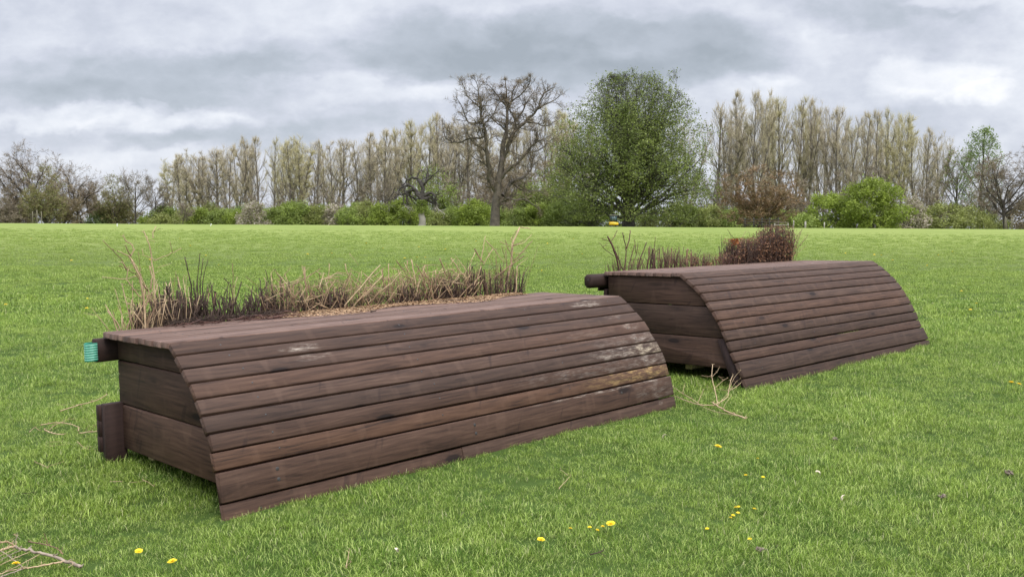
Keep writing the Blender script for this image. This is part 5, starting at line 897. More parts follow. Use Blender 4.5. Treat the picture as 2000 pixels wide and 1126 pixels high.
class Sk:
    """grows a branch skeleton inside an egg shaped crown of height h and width w"""
    def __init__(s, seed, h, w, zlow=.15, top=.62, flat=1.0):
        s.g = np.random.default_rng(seed); s.h, s.w = h, w; s.zlow = zlow * h; s.top = top; s.mb = MB(); s.ends = []; s.dirs = []; s.flat = flat
    def env(s, z):
        """crown radius at height z"""
        u = (z - s.zlow) / (s.h - s.zlow)
        if u <= 0 or u >= 1: return .02 * s.w
        k = u / s.top if u < s.top else (1 - u) / (1 - s.top)
        return s.w / 2 * math.sqrt(max(0, 1 - (1 - k) ** 2.0))
    def grow(s, p, d, L, r, lev, P):
        g = s.g; n = P['seg'][lev]; pts = [p]; d = d / np.linalg.norm(d); st = L / n; rad = [r]
        rend = r * P['taper'][lev]
        for i in range(n):
            d = d + g.normal(0, P['gnarl'][lev], 3) + np.array([0, 0, P['trop'][lev]]); d /= np.linalg.norm(d)
            q = p + d * st
            rr = math.hypot(q[0], q[1]); e = s.env(q[2])
            if lev > 0 and rr > e and (rr > math.hypot(p[0], p[1]) or q[2] > s.h):
                if rr > e * 1.12 or q[2] > s.h:
                    if i >= 1: break
            p = q; pts.append(p); rad.append(r + (rend - r) * (i + 1) / n)
        if len(pts) < 2: return
        s.mb.tube(pts, rad, P['sides'][lev], cap=False)
        pts = np.array(pts); m = len(pts)
        if lev >= P['twlev']:
            D = np.gradient(pts, axis=0); D /= np.linalg.norm(D, axis=1)[:, None] + 1e-9
            for _ in range(P['tw']):
                k = g.uniform(.15, 1) * (m - 1); i = min(int(k), m - 2); f = k - i
                s.ends.append(pts[i] * (1 - f) + pts[i + 1] * f); s.dirs.append(D[i])
        if lev < P['lev']:
            nc = P['nch'][lev]
            for k in range(nc):
                tq = P['t0'][lev] + (1 - P['t0'][lev]) * (k + g.uniform(0, 1)) / nc
                i = min(int(tq * (m - 1)), m - 2); f = tq * (m - 1) - i; c = pts[i] * (1 - f) + pts[i + 1] * f
                dd = pts[i + 1] - pts[i]; dd /= np.linalg.norm(dd)
                az = g.uniform(0, 6.283) if lev else (k * 2.4 + g.uniform(-.5, .5))
                a = np.cross(dd, [0, 0, 1.]) if abs(dd[2]) < .95 else np.array([1., 0, 0]); a /= np.linalg.norm(a); b = np.cross(dd, a)
                an = P['ang'][lev] * g.uniform(.7, 1.25)
                nd = dd * math.cos(an) + (a * math.cos(az) + b * math.sin(az)) * math.sin(an)
                rc = max(.012, (r + (rend - r) * tq) * P['rr'][lev] * g.uniform(.8, 1.1))
                LL = L * P['lr'][lev] * g.uniform(.7, 1.2) * (1 - .35 * tq if lev == 0 else 1)
                s.grow(c, nd, LL, rc, lev + 1, P)
    def fill(s, n, rin=.45, rz=.4, rt=.035, zmax=1.0, zpow=1.0):
        """side boughs that reach out to every part of the crown volume"""
        g = s.g; C = []
        while len(C) < n:
            z = max(s.zlow, .02 * s.h) + (s.h * zmax - max(s.zlow, .02 * s.h)) * g.uniform() ** zpow; e = s.env(z) * (1 + .10 * math.sin(z * 1.9 + s.h))
            a = g.uniform(0, 6.283); e *= 1 + .10 * math.sin(3 * a + z * .6) + .06 * math.sin(7 * a - z); u = math.sqrt(g.uniform(rin * rin, 1))
            C.append((u * e * math.cos(a), u * e * math.sin(a), z))
        C = np.array(C); C = C[np.argsort(np.hypot(C[:, 0], C[:, 1]) + .25 * np.abs(C[:, 2] - rz * s.h))]
        S = [q for v in s.mb.v for q in v[::3]]; S = np.array(S); S = S[S[:, 2] > .05 * s.h]; buf = np.zeros((len(S) + n * 3, 3)); buf[:len(S)] = S; m = len(S)
        for c in C:
            dv = buf[:m] - c; w = np.array([1, 1, 1.25]); d2 = ((dv * w) ** 2).sum(1) + np.where(buf[:m, 2] > c[2], 4., 0.) * np.abs(dv[:, 2])
            k = int(np.argmin(d2)); p = buf[k].copy(); L = np.linalg.norm(c - p)
            if L < .25: continue
            mid = p + (c - p) * .35 + np.array([0, 0, -.02 * L]) + g.normal(0, .07 * L, 3); m2 = p + (c - p) * .7 + g.normal(0, .06 * L, 3)
            r0 = min(.16, rt * .5 + .012 * L); s.mb.tube([p, mid, m2, c], [r0, r0 * .75, r0 * .5, r0 * .3], 4 if r0 > .05 else 3, cap=False)
            buf[m] = mid; buf[m + 1] = m2; buf[m + 2] = c; m += 3
            d = (c - m2) / (np.linalg.norm(c - m2) + 1e-9)
            for q, wq in ((m2, 1), (c, 4)):
                for _ in range(wq): s.ends.append(q + g.normal(0, .22, 3)); s.dirs.append(d)
    def twigs(s, n, ln, wd, up, spread):
        """thin tapering twigs as triangles at the branch ends"""
        g = s.g; E = np.array(s.ends); D = np.array(s.dirs); k = g.integers(0, len(E), n)
        c = E[k] + g.normal(0, .08, (n, 3)); d = D[k] + g.normal(0, spread, (n, 3)) + np.array([0, 0, up]); d /= np.linalg.norm(d, axis=1)[:, None]
        l = ln * g.uniform(.5, 1.2, n)[:, None]; a = np.cross(d, g.normal(0, 1, (n, 3))); a /= np.linalg.norm(a, axis=1)[:, None]
        v = np.stack([c - a * wd / 2, c + a * wd / 2, c + d * l], 1).reshape(-1, 3)
        mb = MB(); i = np.arange(n) * 3; mb.add_np(v, np.stack([i, i + 1, i + 2], -1)); return mb
    def leaves(s, n, size, spread, out=.0, keep=None):
        g = s.g; E = np.array(s.ends); k = g.integers(0, len(E), n)
        c = E[k] + g.normal(0, spread, (n, 3))
        if keep is not None:
            m = keep(c, g); c = c[m]; n = len(c)
        u = g.normal(0, 1, (n, 3)); u /= np.linalg.norm(u, axis=1)[:, None]; v = np.cross(u, g.normal(0, 1, (n, 3))); v /= np.linalg.norm(v, axis=1)[:, None]
        z = size * g.uniform(.5, 1.3, n)[:, None]
        V = np.stack([c - u * z * .6, c + v * z * .38, c + u * z * .6, c - v * z * .38], 1).reshape(-1, 3)
        mb = MB(); i = np.arange(n) * 4; mb.add_np(V, np.stack([i, i + 1, i + 2, i + 3], -1)); return mb

POP = dict(seg=[8, 6, 4, 3], taper=[.22, .3, .4, .5], gnarl=[.035, .07, .10, .12], trop=[.02, .10, .10, .08], sides=[7, 5, 3, 3], twlev=2, tw=7, lev=3, nch=[17, 9, 3, 0], t0=[.20, .15, .2, 0], ang=[.74, .55, .5, .5], rr=[.42, .5, .6, .5], lr=[.50, .36, .5, .5])
OAKP = dict(seg=[5, 7, 6, 4, 3], taper=[.6, .3, .35, .4, .5], gnarl=[.06, .20, .26, .30, .3], trop=[.0, .05, .06, .05, .03], sides=[8, 6, 4, 3, 3], twlev=2, tw=6, lev=3, nch=[12, 10, 5, 0], t0=[.5, .2, .2, 0], ang=[.85, .75, .8, .6], rr=[.5, .52, .5, .5], lr=[2.1, .50, .45, .5])
BARE = dict(seg=[5, 6, 5, 3], taper=[.5, .3, .35, .5], gnarl=[.05, .12, .16, .18], trop=[.02, .09, .08, .05], sides=[7, 5, 3, 3], twlev=2, tw=7, lev=3, nch=[11, 8, 4, 0], t0=[.35, .15, .2, 0], ang=[.75, .6, .6, .5], rr=[.5, .5, .55, .5], lr=[.95, .5, .5, .5])
SCR = dict(seg=[3, 6, 4, 3], taper=[.6, .3, .35, .5], gnarl=[.08, .14, .2, .2], trop=[.02, .06, .06, .05], sides=[6, 4, 3, 3], twlev=1, tw=9, lev=2, nch=[16, 9, 4, 0], t0=[.1, .1, .2, 0], ang=[.8, .6, .7, .5], rr=[.5, .5, .55, .5], lr=[2.0, .5, .5, .5])
SYC = dict(seg=[5, 9, 6, 4], taper=[.6, .22, .3, .4], gnarl=[.03, .075, .14, .18], trop=[.0, .012, .03, .03], sides=[9, 6, 4, 3], twlev=2, tw=9, lev=3, nch=[30, 12, 4, 0], t0=[.22, .12, .15, 0], ang=[1.15, .55, .6, .5], rr=[.32, .45, .5, .5], lr=[2.0, .42, .42, .5])

def new_tree(kind, seed, H, W, k):
    """returns list of (part name, mesh)"""
    up = np.array([0, 0, 1.]); z0 = np.zeros(3); parts = []
    if kind == 'poplar':
        s = Sk(seed, H, W, .16, .55); P = dict(POP)
        nst = 1 + (seed % 3 == 0) + (seed % 5 == 1)
        s.grow(z0, up + s.g.normal(0, .03, 3), H * .97, .030 * H * .55, 0, P)
        for q in range(nst):
            c = np.array([0, 0, H * s.g.uniform(.10, .22)]); a = s.g.uniform(0, 6.28); s.grow(c, np.array([math.cos(a) * .5, math.sin(a) * .5, 1.]), H * .74, .011 * H, 0, P)
        parts = [('trunk', s.mb.mesh('trunk', M['bark_pale'])), ('crown', s.twigs(4400, 1.25, .050, .40, .42).mesh('crown', M['twig_poplar' if seed % 4 else 'twig_poplar_green']))]
    elif kind in ('oakbare', 'bare', 'darkbud'):
        s = Sk(seed, H, W, .18 if kind != 'bare' else .25, .55); P = OAKP if kind == 'oakbare' else BARE
        s.grow(z0, up + s.g.normal(0, .04, 3), H * (.38 if kind == 'oakbare' else .62), (.028 if kind == 'oakbare' else .017) * H, 0, P)
        s.fill(int(H * W * .8), .3, .45, zmax=.93)
        tw = 'twig_oak' if kind == 'oakbare' else 'twig_grey'
        n = int((62 if kind == 'oakbare' else 36) * H * W)
        parts = [('trunk', s.mb.mesh('trunk', M['bark_dark'])), ('crown', s.twigs(n, .8, .042, .15, .7).mesh('crown', M[tw]))]
        if kind == 'darkbud': parts.append(('foliage', s.leaves(900, .30, .3).mesh('foliage', M['leaf_green'])))
    elif kind in ('olive', 'brownhaze', 'scrub', 'thorn'):
        zl = .04 if kind != 'thorn' else .10
        s = Sk(seed, H, W, zl, .45 if kind != 'thorn' else .38)
        s.grow(z0, up + np.array([.22 if kind == 'thorn' else 0, 0, 0]) + s.g.normal(0, .05, 3), H * .30, .020 * H, 0, SCR)
        s.fill(int(H * W * 1.6), .3, .4)
        tw = {'olive': 'twig_olive', 'brownhaze': 'twig_brown', 'scrub': 'twig_grey', 'thorn': 'twig_rust'}[kind]
        n = int(H * W * (115 if kind != 'scrub' else 60))
        parts = [('trunk', s.mb.mesh('trunk', M['bark_dark'])), ('crown', s.twigs(n, .75, .055, .2, .9).mesh('crown', M[tw]))]
        if kind in ('olive', 'thorn'): parts.append(('foliage', s.leaves(int(H * W * (26 if kind == 'olive' else 18)), .22, .35).mesh('foliage', M['leaf_olive' if kind == 'olive' else 'leaf_brown'])))
    elif kind in ('leafy', 'sallow'):
        s = Sk(seed, H, W, .05, .5); s.grow(z0, up, H * .40, .018 * H, 0, SCR); s.fill(int(H * W * 1.6), .3, .4)
        parts = [('trunk', s.mb.mesh('trunk', M['bark_dark'])), ('crown', s.leaves(int(H * W * (80 if kind == 'sallow' else 38)), .28, .42).mesh('crown', M['leaf_green' if kind == 'leafy' else 'leaf_sallow']))]
    elif kind == 'greenpoplar':
        s = Sk(seed, H, W, .12, .38); s.grow(z0, up, H * .97, .016 * H, 0, POP); s.ends = s.ends[::6]; s.dirs = s.dirs[::6]; s.fill(420, .15, .4)
        parts = [('trunk', s.mb.mesh('trunk', M['bark_dark'])), ('crown', s.leaves(6500, .24, .30).mesh('crown', M['leaf_poplar']))]
    elif kind == 'sycamore':
        s = Sk(seed, H, W, -.12, .40); s.grow(z0, up, H * .30, .042 * H, 0, SYC)
        # strong central leaders so the top stays branchy
        P2 = dict(SYC); P2['lr'] = [.42, .42, .42, .5]; P2['ang'] = [.55, .5, .6, .5]; P2['taper'] = [.15, .25, .3, .4]; P2['seg'] = [9, 6, 5, 4]; P2['nch'] = [13, 8, 4, 0]; P2['trop'] = [.01, .04, .04, .03]
        for q in range(13):
            a = q * 2.4 + .3; tl = (.06, .28, .5, .75)[q % 4]; s.grow(np.array([0, 0, H * s.g.uniform(.12, .3)]), np.array([math.cos(a) * tl, math.sin(a) * tl, 1.]), H * .70, .010 * H, 0, P2)
        s.ends = s.ends[::5]; s.dirs = s.dirs[::5]; s.fill(2300, .45, .30, .05, .97, .85)
        def keep(c, g):
            u = c[:, 2] / H; pr = np.where(u < .55, .9, np.clip(.75 - 1.9 * (u - .55), .16, 1)); return (g.uniform(0, 1, len(c)) < pr) & (c[:, 2] > np.where(np.hypot(c[:, 0], c[:, 1]) < 5.5, .13, .07) * H)
        parts = [('trunk', s.mb.mesh('trunk', M['bark_syc'])), ('crown', s.leaves(132000, .22, .42, keep=keep).mesh('crown', M['leaf_syc'])), ('fine_twigs', s.twigs(14000, .8, .04, .3, .6).mesh('fine_twigs', M['bark_syc']))]
    elif kind == 'bush':
        col = k['col']; s = Sk(seed, H, W, -.45, .50)
        P = dict(SCR); P['gnarl'] = [.1, .1, .2, .2]; P['nch'] = [14, 5, 4, 0]; P['t0'] = [0, .1, .2, 0]; P['ang'] = [1.0, .6, .7, .5]; P['lr'] = [3.4, .5, .5, .5]
        s.grow(z0, up, H * .22, .018 * H, 0, P); s.ends = []; s.dirs = []; s.fill(int(H * W * 2.4), .5, .4)
        lm = {'bright': 'leaf_bright', 'green': 'leaf_green', 'olive': 'leaf_olive', 'brown': 'leaf_brown', 'pale': 'leaf_pale', 'blossom': 'blossom'}[col]
        n = int(H * W * (210 if col in ('bright', 'green') else 150))
        parts = [('stem', s.mb.mesh('stem', M['bark_dark'])), ('foliage', s.leaves(n, .27, .34).mesh('foliage', M[lm]))]
        if col == 'blossom': parts.append(('young_leaves', s.leaves(n // 3, .25, .35).mesh('young_leaves', M['leaf_olive'])))
    c = np.empty(len(parts[1][1].vertices) * 3); parts[1][1].vertices.foreach_get('co', c); c = c.reshape(-1, 3)
    k['sxy'] = float(np.clip(W / 2 / np.percentile(np.abs(c[:, 0]), 98), .6, 1.9)); k['sz'] = float(np.clip(H / np.percentile(c[:, 2], 99.95 if kind != 'poplar' else 99.8), .7, 2.0))
    return parts
def put_tree(name, X_, Y_, parts, label, cat, group=None, sc=(1, 1, 1), rz=0.):
    root = empty(name, (X_, Y_, float(gz(X_, Y_)) - .15), rz); root.scale = sc; tag(root, label, cat, group)
    for nm, me in parts: link(bpy.data.objects.new(nm, me), root)
    return root
ORD = ['first', 'second', 'third', 'fourth', 'fifth', 'sixth', 'seventh', 'eighth', 'ninth', 'tenth', 'eleventh', 'twelfth', 'thirteenth', 'fourteenth', 'fifteenth', 'sixteenth', 'seventeenth', 'eighteenth', 'nineteenth', 'twentieth', 'twenty-first', 'twenty-second', 'twenty-third', 'twenty-fourth', 'twenty-fifth']
ORD = ORD[:20] + ['twenty-' + q for q in ORD[:9]] + ['thirtieth'] + ['thirty-' + q for q in ORD[:9]] + ['fortieth']
NAMES = {'oakbare': 'bare_oak', 'bare': 'bare_tree', 'darkbud': 'bare_tree', 'olive': 'budding_tree', 'brownhaze': 'budding_tree', 'scrub': 'twiggy_tree', 'thorn': 'thorn_tree', 'leafy': 'leafy_tree', 'sallow': 'sallow_tree', 'greenpoplar': 'poplar_tree', 'sycamore': 'sycamore_tree', 'bush': 'bush'}
pop_cache = {}
BUSHC = {}
for i, (kind, X_, Y_, H, W, k) in enumerate(TREES):
    if kind == 'poplar':
        v = (i * 5) % 9; base_h = 24.
        if v not in pop_cache: pop_cache[v] = (new_tree('poplar', 100 + v, base_h, 5.6, k), k['sxy'], k['sz'])
        row, ix, n = k['row'], k['idx'], k['n']
        if row == 'l': lb = f'bare pale poplar, {ORD[n - 1 - ix]} in the row going left from the twisted oak' if ix else 'bare pale poplar that stands leftmost in the whole poplar row'
        elif row == 'm': lb = f'{ORD[ix]} bare poplar from the left behind the twisted oak and big round tree'
        elif row == 'r': lb = f'bare pale poplar, {ORD[ix]} in the row going right from the big round tree'
        else: lb = f'slim paler poplar in the rear row behind the others, {ORD[ix]} from the left'
        put_tree('poplar_tree', X_, Y_, pop_cache[v][0], lb, 'tree', 'bare poplars in the tree line', (W / 5.6 * pop_cache[v][1], W / 5.6 * pop_cache[v][1], H / base_h * pop_cache[v][2]), i * 1.7)
    elif kind == 'bush':
        pt = new_tree('bush', 300 + i, H, W, k); put_tree('bush', X_, Y_, pt, k['label'], 'bush', 'bushes of the hedge line', (k['sxy'], k['sxy'], k['sz']))
    else:
        pt = new_tree(kind, 500 + i, H, W, k); put_tree(NAMES[kind], X_, Y_, pt, k['label'], 'tree', None, (k['sxy'], k['sxy'], k['sz']))

# traced trees: main limbs follow the real ones, the rest grows from them
def traced(name, pos, table, label, barkm, twigm, seed, H, W, P, ntw, twl, extra, trunk_base):
    X_, Y_ = pos; s = Sk(seed, H, W, .05, .6); g = s.g
    s.env = lambda z: 1e9 if z < H else 0.
    for q, (pts, r0, r1) in enumerate(table):
        m = len(pts); A = np.array([(a, 0., b) for a, b in pts]); L = np.linalg.norm(A[-1] - A[0])
        dep = g.normal(0, .34) if q > 0 else 0.
        if q > 0:
            d0 = min(table[:q], key=lambda tt: min((A[0, 0] - a) ** 2 + (A[0, 2] - b) ** 2 for a, b in tt[0]))
            j = min(range(len(d0[0])), key=lambda z_: (A[0, 0] - d0[0][z_][0]) ** 2 + (A[0, 2] - d0[0][z_][1]) ** 2)
            y0 = traced.dep.get((name, id(d0), j), 0.)
        else: y0 = 0.
        cum = np.concatenate([[0], np.cumsum(np.linalg.norm(np.diff(A, axis=0), axis=1))])
        A[:, 1] = y0 + dep * cum
        for j in range(m): traced.dep[(name, id(table[q]), j)] = A[j, 1]
        tt = np.linspace(0, m - 1, (m - 1) * 3 + 1); B = np.stack([np.interp(tt, np.arange(m), A[:, c]) for c in range(3)], -1)
        B[1:-1] = (B[:-2] + 2 * B[1:-1] + B[2:]) / 4; B[1:-1] += g.normal(0, min(.06, r0 * .3), B[1:-1].shape)
        rad = np.linspace(r0, r1, len(B))
        if q == 0: rad[:4] *= np.array([1.25, 1.1, 1.0, 1.0])[:len(rad[:4])]
        s.mb.tube(B, rad, 9 if q == 0 else 6, cap=(q == 0))
        if q == 0: continue
        n = max(1, int(cum[-1] * extra))
        for _ in range(n):
            i = int(g.integers(1, len(B) - 1)); dd = B[i + 1] - B[i - 1]; dd /= np.linalg.norm(dd)
            nd = dd * .6 + g.normal(0, .6, 3) + np.array([0, 0, .15]); s.grow(B[i], nd, g.uniform(.9, 2.6), max(.02, min(.07, rad[i] * .5)), 1, P)
        if extra > 0: s.grow(B[-1], B[-1] - B[-2], 1.6, r1, 1, P); s.grow(B[-1], B[-1] - B[-2] + g.normal(0, .1, 3), 1.4, r1 * .8, 1, P)
    root = empty(name, (X_, Y_, float(gz(X_, Y_)))); tag(root, label, 'tree')
    # tables are relative to the crest line; lift to match the ground
    s.mb.build('trunk', barkm, root, True)
    if ntw and s.ends: s.twigs(ntw, twl, .036, .1, .9).build('crown', twigm, root)
    return root
traced.dep = {}
TP = dict(seg=[4, 5, 4, 3], taper=[.4, .4, .4, .5], gnarl=[.2, .26, .30, .3], trop=[.02, .05, .04, .03], sides=[5, 4, 3, 3], twlev=2, tw=5, lev=3, nch=[4, 5, 3, 0], t0=[.2, .15, .2, 0], ang=[.8, .75, .8, .6], rr=[.6, .6, .6, .5], lr=[.6, .5, .5, .5])

def off_z(pos):   # table heights are measured from the crest sight line at that distance
    return 1.56 - (440 - 421) / 1802. * pos[1] - float(gz(0, pos[1]))
def lift(tab, dz, f=1.18):
    out = [([(a, b + dz) for a, b in pts], r0 * (f if i_ else 1.12), r1 * (f if i_ else 1.12) * .95) for i_, (pts, r0, r1) in enumerate(tab)]
    p, r0, r1 = out[0]; out[0] = ([(p[0][0], -.3)] + p[1:], r0, r1); return out

rk = traced('twisted_oak', OAKPOS, lift(OAK, off_z(OAKPOS)), 'huge twisted bare oak with a pale grey trunk, left of the big round tree', M['bark_oak'], M['twig_oak'], 71, 20.2, 20, TP, 18000, .55, 2.8, None)
rs_ = traced('dead_tree', STAGPOS, lift(STAG, off_z(STAGPOS), 1.5), 'dead stag headed tree with drooping claw like limbs and ivy on its trunk', M['bark_stag'], M['twig_grey'], 72, 16, 12, TP, 260, .4, .25, None)
g = np.random.default_rng(9); n = 1500
a = g.uniform(0, 6.28, n); zz = g.uniform(1.5, 3.3, n) + off_z(STAGPOS); r_ = .45 + g.uniform(0, .22, n)
c = np.stack([r_ * np.cos(a), r_ * np.sin(a), zz], -1); u_ = g.normal(0, 1, (n, 3)); u_ /= np.linalg.norm(u_, axis=1)[:, None]; v_ = np.cross(u_, g.normal(0, 1, (n, 3))); v_ /= np.linalg.norm(v_, axis=1)[:, None]
mb = MB(); q = np.arange(n) * 4; mb.add_np(np.stack([c - u_ * .09, c + v_ * .07, c + u_ * .09, c - v_ * .07], 1).reshape(-1, 3), np.stack([q, q + 1, q + 2, q + 3], -1)); mb.build('ivy', M['leaf_green'], rs_)

# ------------------------------------------------------------------ far small things
def gx(x, y): return float(gz(x, y))
M['yellow'] = plain('yellow_paint', (.78, .47, .03), .4, .08, 4, .5); M['black'] = plain('dark_rubber', (.02, .02, .022), .6, .2, 5); M['glass'] = plain('dark_glass', (.05, .085, .085), .08, .2, 1, .8)
M['carpaint'] = plain('black_car_paint', (.012, .014, .02), .2, .1, 1, .6); M['silver'] = plain('grey_metal', (.30, .32, .36), .35, .1, 2, .5); M['whitepaint'] = plain('white_paint', (.80, .80, .78), .5, .05, 9); M['greywood'] = plain('weathered_rail', (.26, .24, .20), .9, .25, 3); M['darkwood'] = plain('dark_rail', (.05, .045, .038), .9, .25, 3); M['palestake'] = plain('pale_stake', (.15, .135, .09), .9, .2, 3)
x, y, _ = FAR['digger']; y -= 2.; z = gx(x, y)
dg = empty('mini_digger', (x, y, z), math.radians(8)); dg.scale = (.86, .86, .88); tag(dg, 'small yellow digger with a dark cab parked left of the big round tree', 'digger')
for sx in (-.42, .42):
    mb = MB(); n = 14; V = []
    for xx in (sx - .13, sx + .13):
        for k in range(n):
            a = k / n * 6.283; V.append((xx, math.cos(a) * .28 + (.55 if math.cos(a) > 0 else -.55), .30 + .28 * math.sin(a)))
    mb.add(V, [tuple(range(n)), tuple(range(n, 2 * n))[::-1]] + [(k, n + k, n + (k + 1) % n, (k + 1) % n) for k in range(n)]); mb.build('track', M['black'], dg)
def prism(mb, poly, y0, y1):
    n = len(poly); V = [(a, y0, b) for a, b in poly] + [(a, y1, b) for a, b in poly]
    mb.add(V, [tuple(range(n)), tuple(range(n, 2 * n))[::-1]] + [(k, n + k, n + (k + 1) % n, (k + 1) % n) for k in range(n)])
mb = MB(); prism(mb, [(-.58, .62), (.50, .62), (.66, .80), (.56, 1.02), (.12, 1.10), (-.58, 1.12)], -.62, .62); mb.build('body', M['yellow'], dg)
mb = MB(); mb.box(-.52, .46, -.50, .50, 1.13, 1.16); mb.box(-.50, .46, -.50, .50, 2.02, 2.06)
cb = mb.build('cab', M['black'], dg)
for a_, b_ in ((-.50, -.50), (.40, -.50), (-.50, .44), (.40, .44), (-.08, -.50)):
    mb = MB(); mb.box(a_, a_ + .06, b_, b_ + .06, 1.161, 2.019); mb.build('cab_pillar', M['black'], cb)
mb = MB(); mb.box(-.47, .43, -.47, .47, 1.17, 2.01); mb.build('window', M['glass'], cb)
mb = MB(); prism(mb, [(-.56, 2.07), (.52, 2.07), (.48, 2.15), (-.52, 2.15)], -.56, .56); mb.build('roof', M['greywood'], cb)
mb = MB(); mb.tube([(.1, .6, .9), (.1, 1.4, 1.9), (.1, 2.2, 1.2), (.1, 2.4, .4)], [.09, .09, .07, .06], 6); mb.build('boom', M['yellow'], dg)
mb = MB(); prism(mb, [(-.15, .15), (.35, .15), (.35, .45), (-.15, .5)], 2.25, 2.6); mb.build('bucket', M['black'], dg)
# parked car seen over the crest
x, y, _ = FAR['car']; z = gx(x, y)
car = empty('parked_car', (x, y, z), 0.05); tag(car, 'dark car mostly hidden by the crest under the left hand trees', 'car')
sc_ = 1.0
def carprof(mb, P, y0, y1): prism(mb, P, y0, y1)
mb = MB(); carprof(mb, [(-2.1, .35), (2.1, .35), (2.15, .8), (1.9, .98), (1.0, 1.06), (-1.6, 1.08), (-2.1, .95)], -.85, .85); mb.build('body', M['carpaint'], car)
mb = MB(); carprof(mb, [(-1.65, 1.08), (1.0, 1.06), (.45, 1.52), (-.2, 1.60), (-1.3, 1.55)], -.72, .72); ca = mb.build('cabin', M['glass'], car)
mb = MB(); carprof(mb, [(-1.3, 1.55), (-.2, 1.60), (.45, 1.525), (.4, 1.58), (-.2, 1.655), (-1.25, 1.61)], -.70, .70); mb.build('roof', M['carpaint'], car)
for wx_ in (-1.35, 1.35):
    for wy_ in (-.8, .8):
        mb = MB(); mb.tube([(wx_, wy_ - .11, .33), (wx_, wy_ + .11, .33)], .33, 14); mb.build('wheel', M['black'], car)
mb = MB(); mb.box(-2.16, -2.10, -.75, -.45, .72, .86); mb.build('headlight', M['whitepaint'], car)
mb = MB(); mb.box(-2.16, -2.10, .45, .75, .72, .86); mb.build('headlight', M['whitepaint'], car)
# small trailer beside it
tr = empty('trailer', (x - 2.9, y - 1.5, z + .02), .1); tag(tr, 'low grey flat trailer just left of the dark parked car', 'trailer')
mb = MB(); mb.box(-1.0, 1.0, -.7, .7, .62, 1.42, .05); mb.build('body', M['silver'], tr)
mb = MB(); mb.tube([(-.2, -.75, .3), (-.2, .75, .3)], .3, 12); mb.build('wheel', M['black'], tr)
for nm, ln_, lb in (('mark1', 0., 'short upright white marker peg on the crest at left'), ('mark2', .5, 'leaning white marker peg on the crest, right of the upright one')):
    x, y, _ = FAR[nm]; mb = MB(); h = .22 if nm == 'mark1' else .20; mb.box(-.028, .028, -.02, .02, -.1, h, .006); mb.box(-.04, .04, -.03, .03, h - .07, h + .01, .006)
    o = mb.build('marker_peg', M['whitepaint'], loc=(x, y, gx(x, y)), rot=(0, ln_, 0)); tag(o, lb, 'marker')
PL = ['grey fence post beside the brown leafy hedge top', 'thick pale grey fence post left of the bright green bush', 'grey fence post at the left foot of the bright green bush', 'dark fence post under the middle of the bright green bush', 'dark fence post under the right part of the bright green bush']
for i, (p, lb) in enumerate(zip(FAR['posts'], PL)):
    x, y = p[0], p[1]; z = gx(x, y); wd = .09 if i == 1 else .055; top = p[2] + [.62, .45, .42, .36, .34][i]
    mb = MB(); mb.box(-wd, wd, -wd, wd, -.3, top - z - .04); mb.add([(-wd, -wd, top - z - .039), (wd, -wd, top - z - .039), (wd, wd, top - z - .039), (-wd, wd, top - z - .039), (0, 0, top - z + .03)], [(0, 1, 4), (1, 2, 4), (2, 3, 4), (3, 0, 4)])
    o = mb.build('fence_post', M['greywood' if i < 3 else 'darkwood'], loc=(x, y, z)); tag(o, lb, 'post', 'posts before the bright green bush')
# dark post and rail fence under the rusty tree
rl = FAR['rail']; x0, y0 = rl[0][0], rl[0][1]; z = gx(x0, y0)
fr = empty('rail_fence', (x0, y0, z)); tag(fr, 'dark post and rail fence under the rusty brown tree', 'fence')
for p in rl:
    mb = MB(); mb.box(p[0] - x0 - .07, p[0] - x0 + .07, -.07, .07, -.2, 1.75); mb.build('post', M['darkwood'], fr)
for h in (.75, 1.1, 1.45):
    mb = MB(); mb.box(-.3, rl[-1][0] - x0 + .3, -.11, -.072, h, h + .10); mb.build('rail', M['darkwood'], fr)
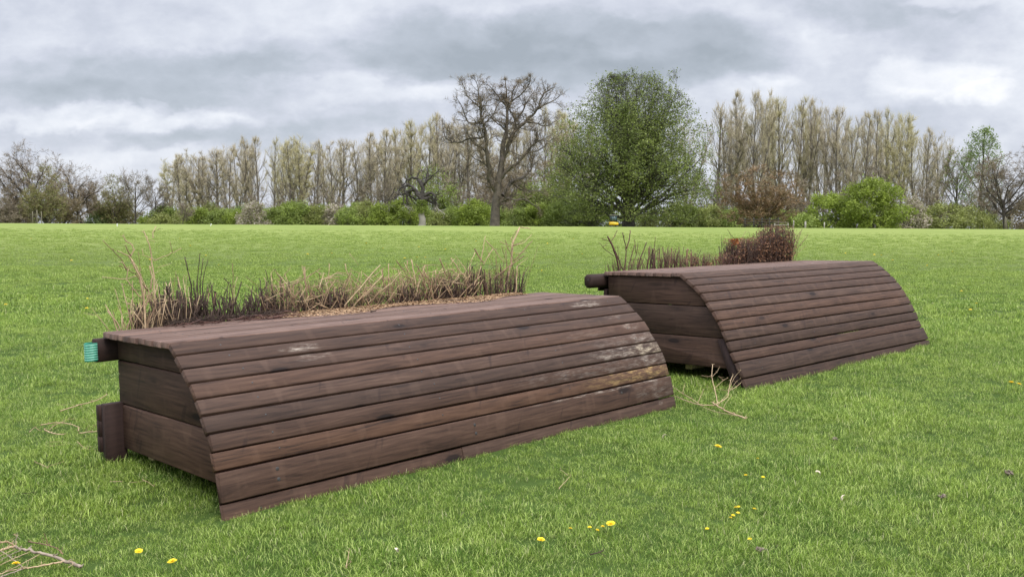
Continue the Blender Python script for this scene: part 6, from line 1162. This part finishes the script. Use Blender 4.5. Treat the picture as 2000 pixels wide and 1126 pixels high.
# pale framed hurdle behind the hedge block
(a0, b0, c0), (a1, b1, c1_) = FAR['hurdle']; z = gx(a0, b0); top = c0 - z + .10
hr = empty('wooden_hurdle', (a0, b0, z)); tag(hr, 'pale wooden hurdle frame showing just above the brown leafy hedge', 'hurdle')
for xx in (0., a1 - a0):
    mb = MB(); mb.box(xx - .05, xx + .05, -.05, .05, -.1, top); mb.build('post', M['greywood'], hr)
mb = MB(); mb.box(-.08, a1 - a0 + .08, -.07, .07, top + .002, top + .09); mb.build('top_rail', M['palestake'], hr)
for h in (.25,):
    mb = MB(); mb.box(.06, a1 - a0 - .06, -.03, .03, h, h + .1); mb.build('rail', M['greywood'], hr)
# tree guards
for nm, lb, sc_ in (('guard1', 'pale slatted tree guard under the tall bare oak at far left', 1.), ('guard2', 'pale staked tree guard beside the trunk of the bare tree at right edge', .9), ('guard3', 'grey slatted tree guard under the domed oak at left', 1.)):
    x, y, _ = FAR[nm]; z = gx(x, y); gd = empty('tree_guard', (x, y, z)); tag(gd, lb, 'tree guard')
    zt = 2.7 * sc_
    for k in range(4):
        a = k * 1.5708 + .5; mb = MB(); mb.box(math.cos(a) * .6 - .05, math.cos(a) * .6 + .05, math.sin(a) * .6 - .05, math.sin(a) * .6 + .05, -.2, zt * (1 if k % 2 else .92)); mb.build('stake', M['palestake' if nm != 'guard3' else 'greywood'], gd)
    mb = MB(); mb.box(-.75, .75, -.62, -.57, zt * .72, zt * .75); mb.build('cross_rail', M['palestake' if nm != 'guard3' else 'greywood'], gd)

# ------------------------------------------------------------------ render look
scene.view_settings.view_transform = 'Standard'; scene.view_settings.look = 'None'; scene.view_settings.exposure = .79; scene.view_settings.gamma = 1; scene.view_settings.use_curve_mapping = False
scene.render.engine = 'CYCLES'
scene.cycles.max_bounces = 6; scene.cycles.diffuse_bounces = 3; scene.cycles.glossy_bounces = 2; scene.cycles.transmission_bounces = 3; scene.cycles.transparent_max_bounces = 4
scene.cycles.use_denoising = True
scene.render.resolution_x = 1024; scene.render.resolution_y = 576
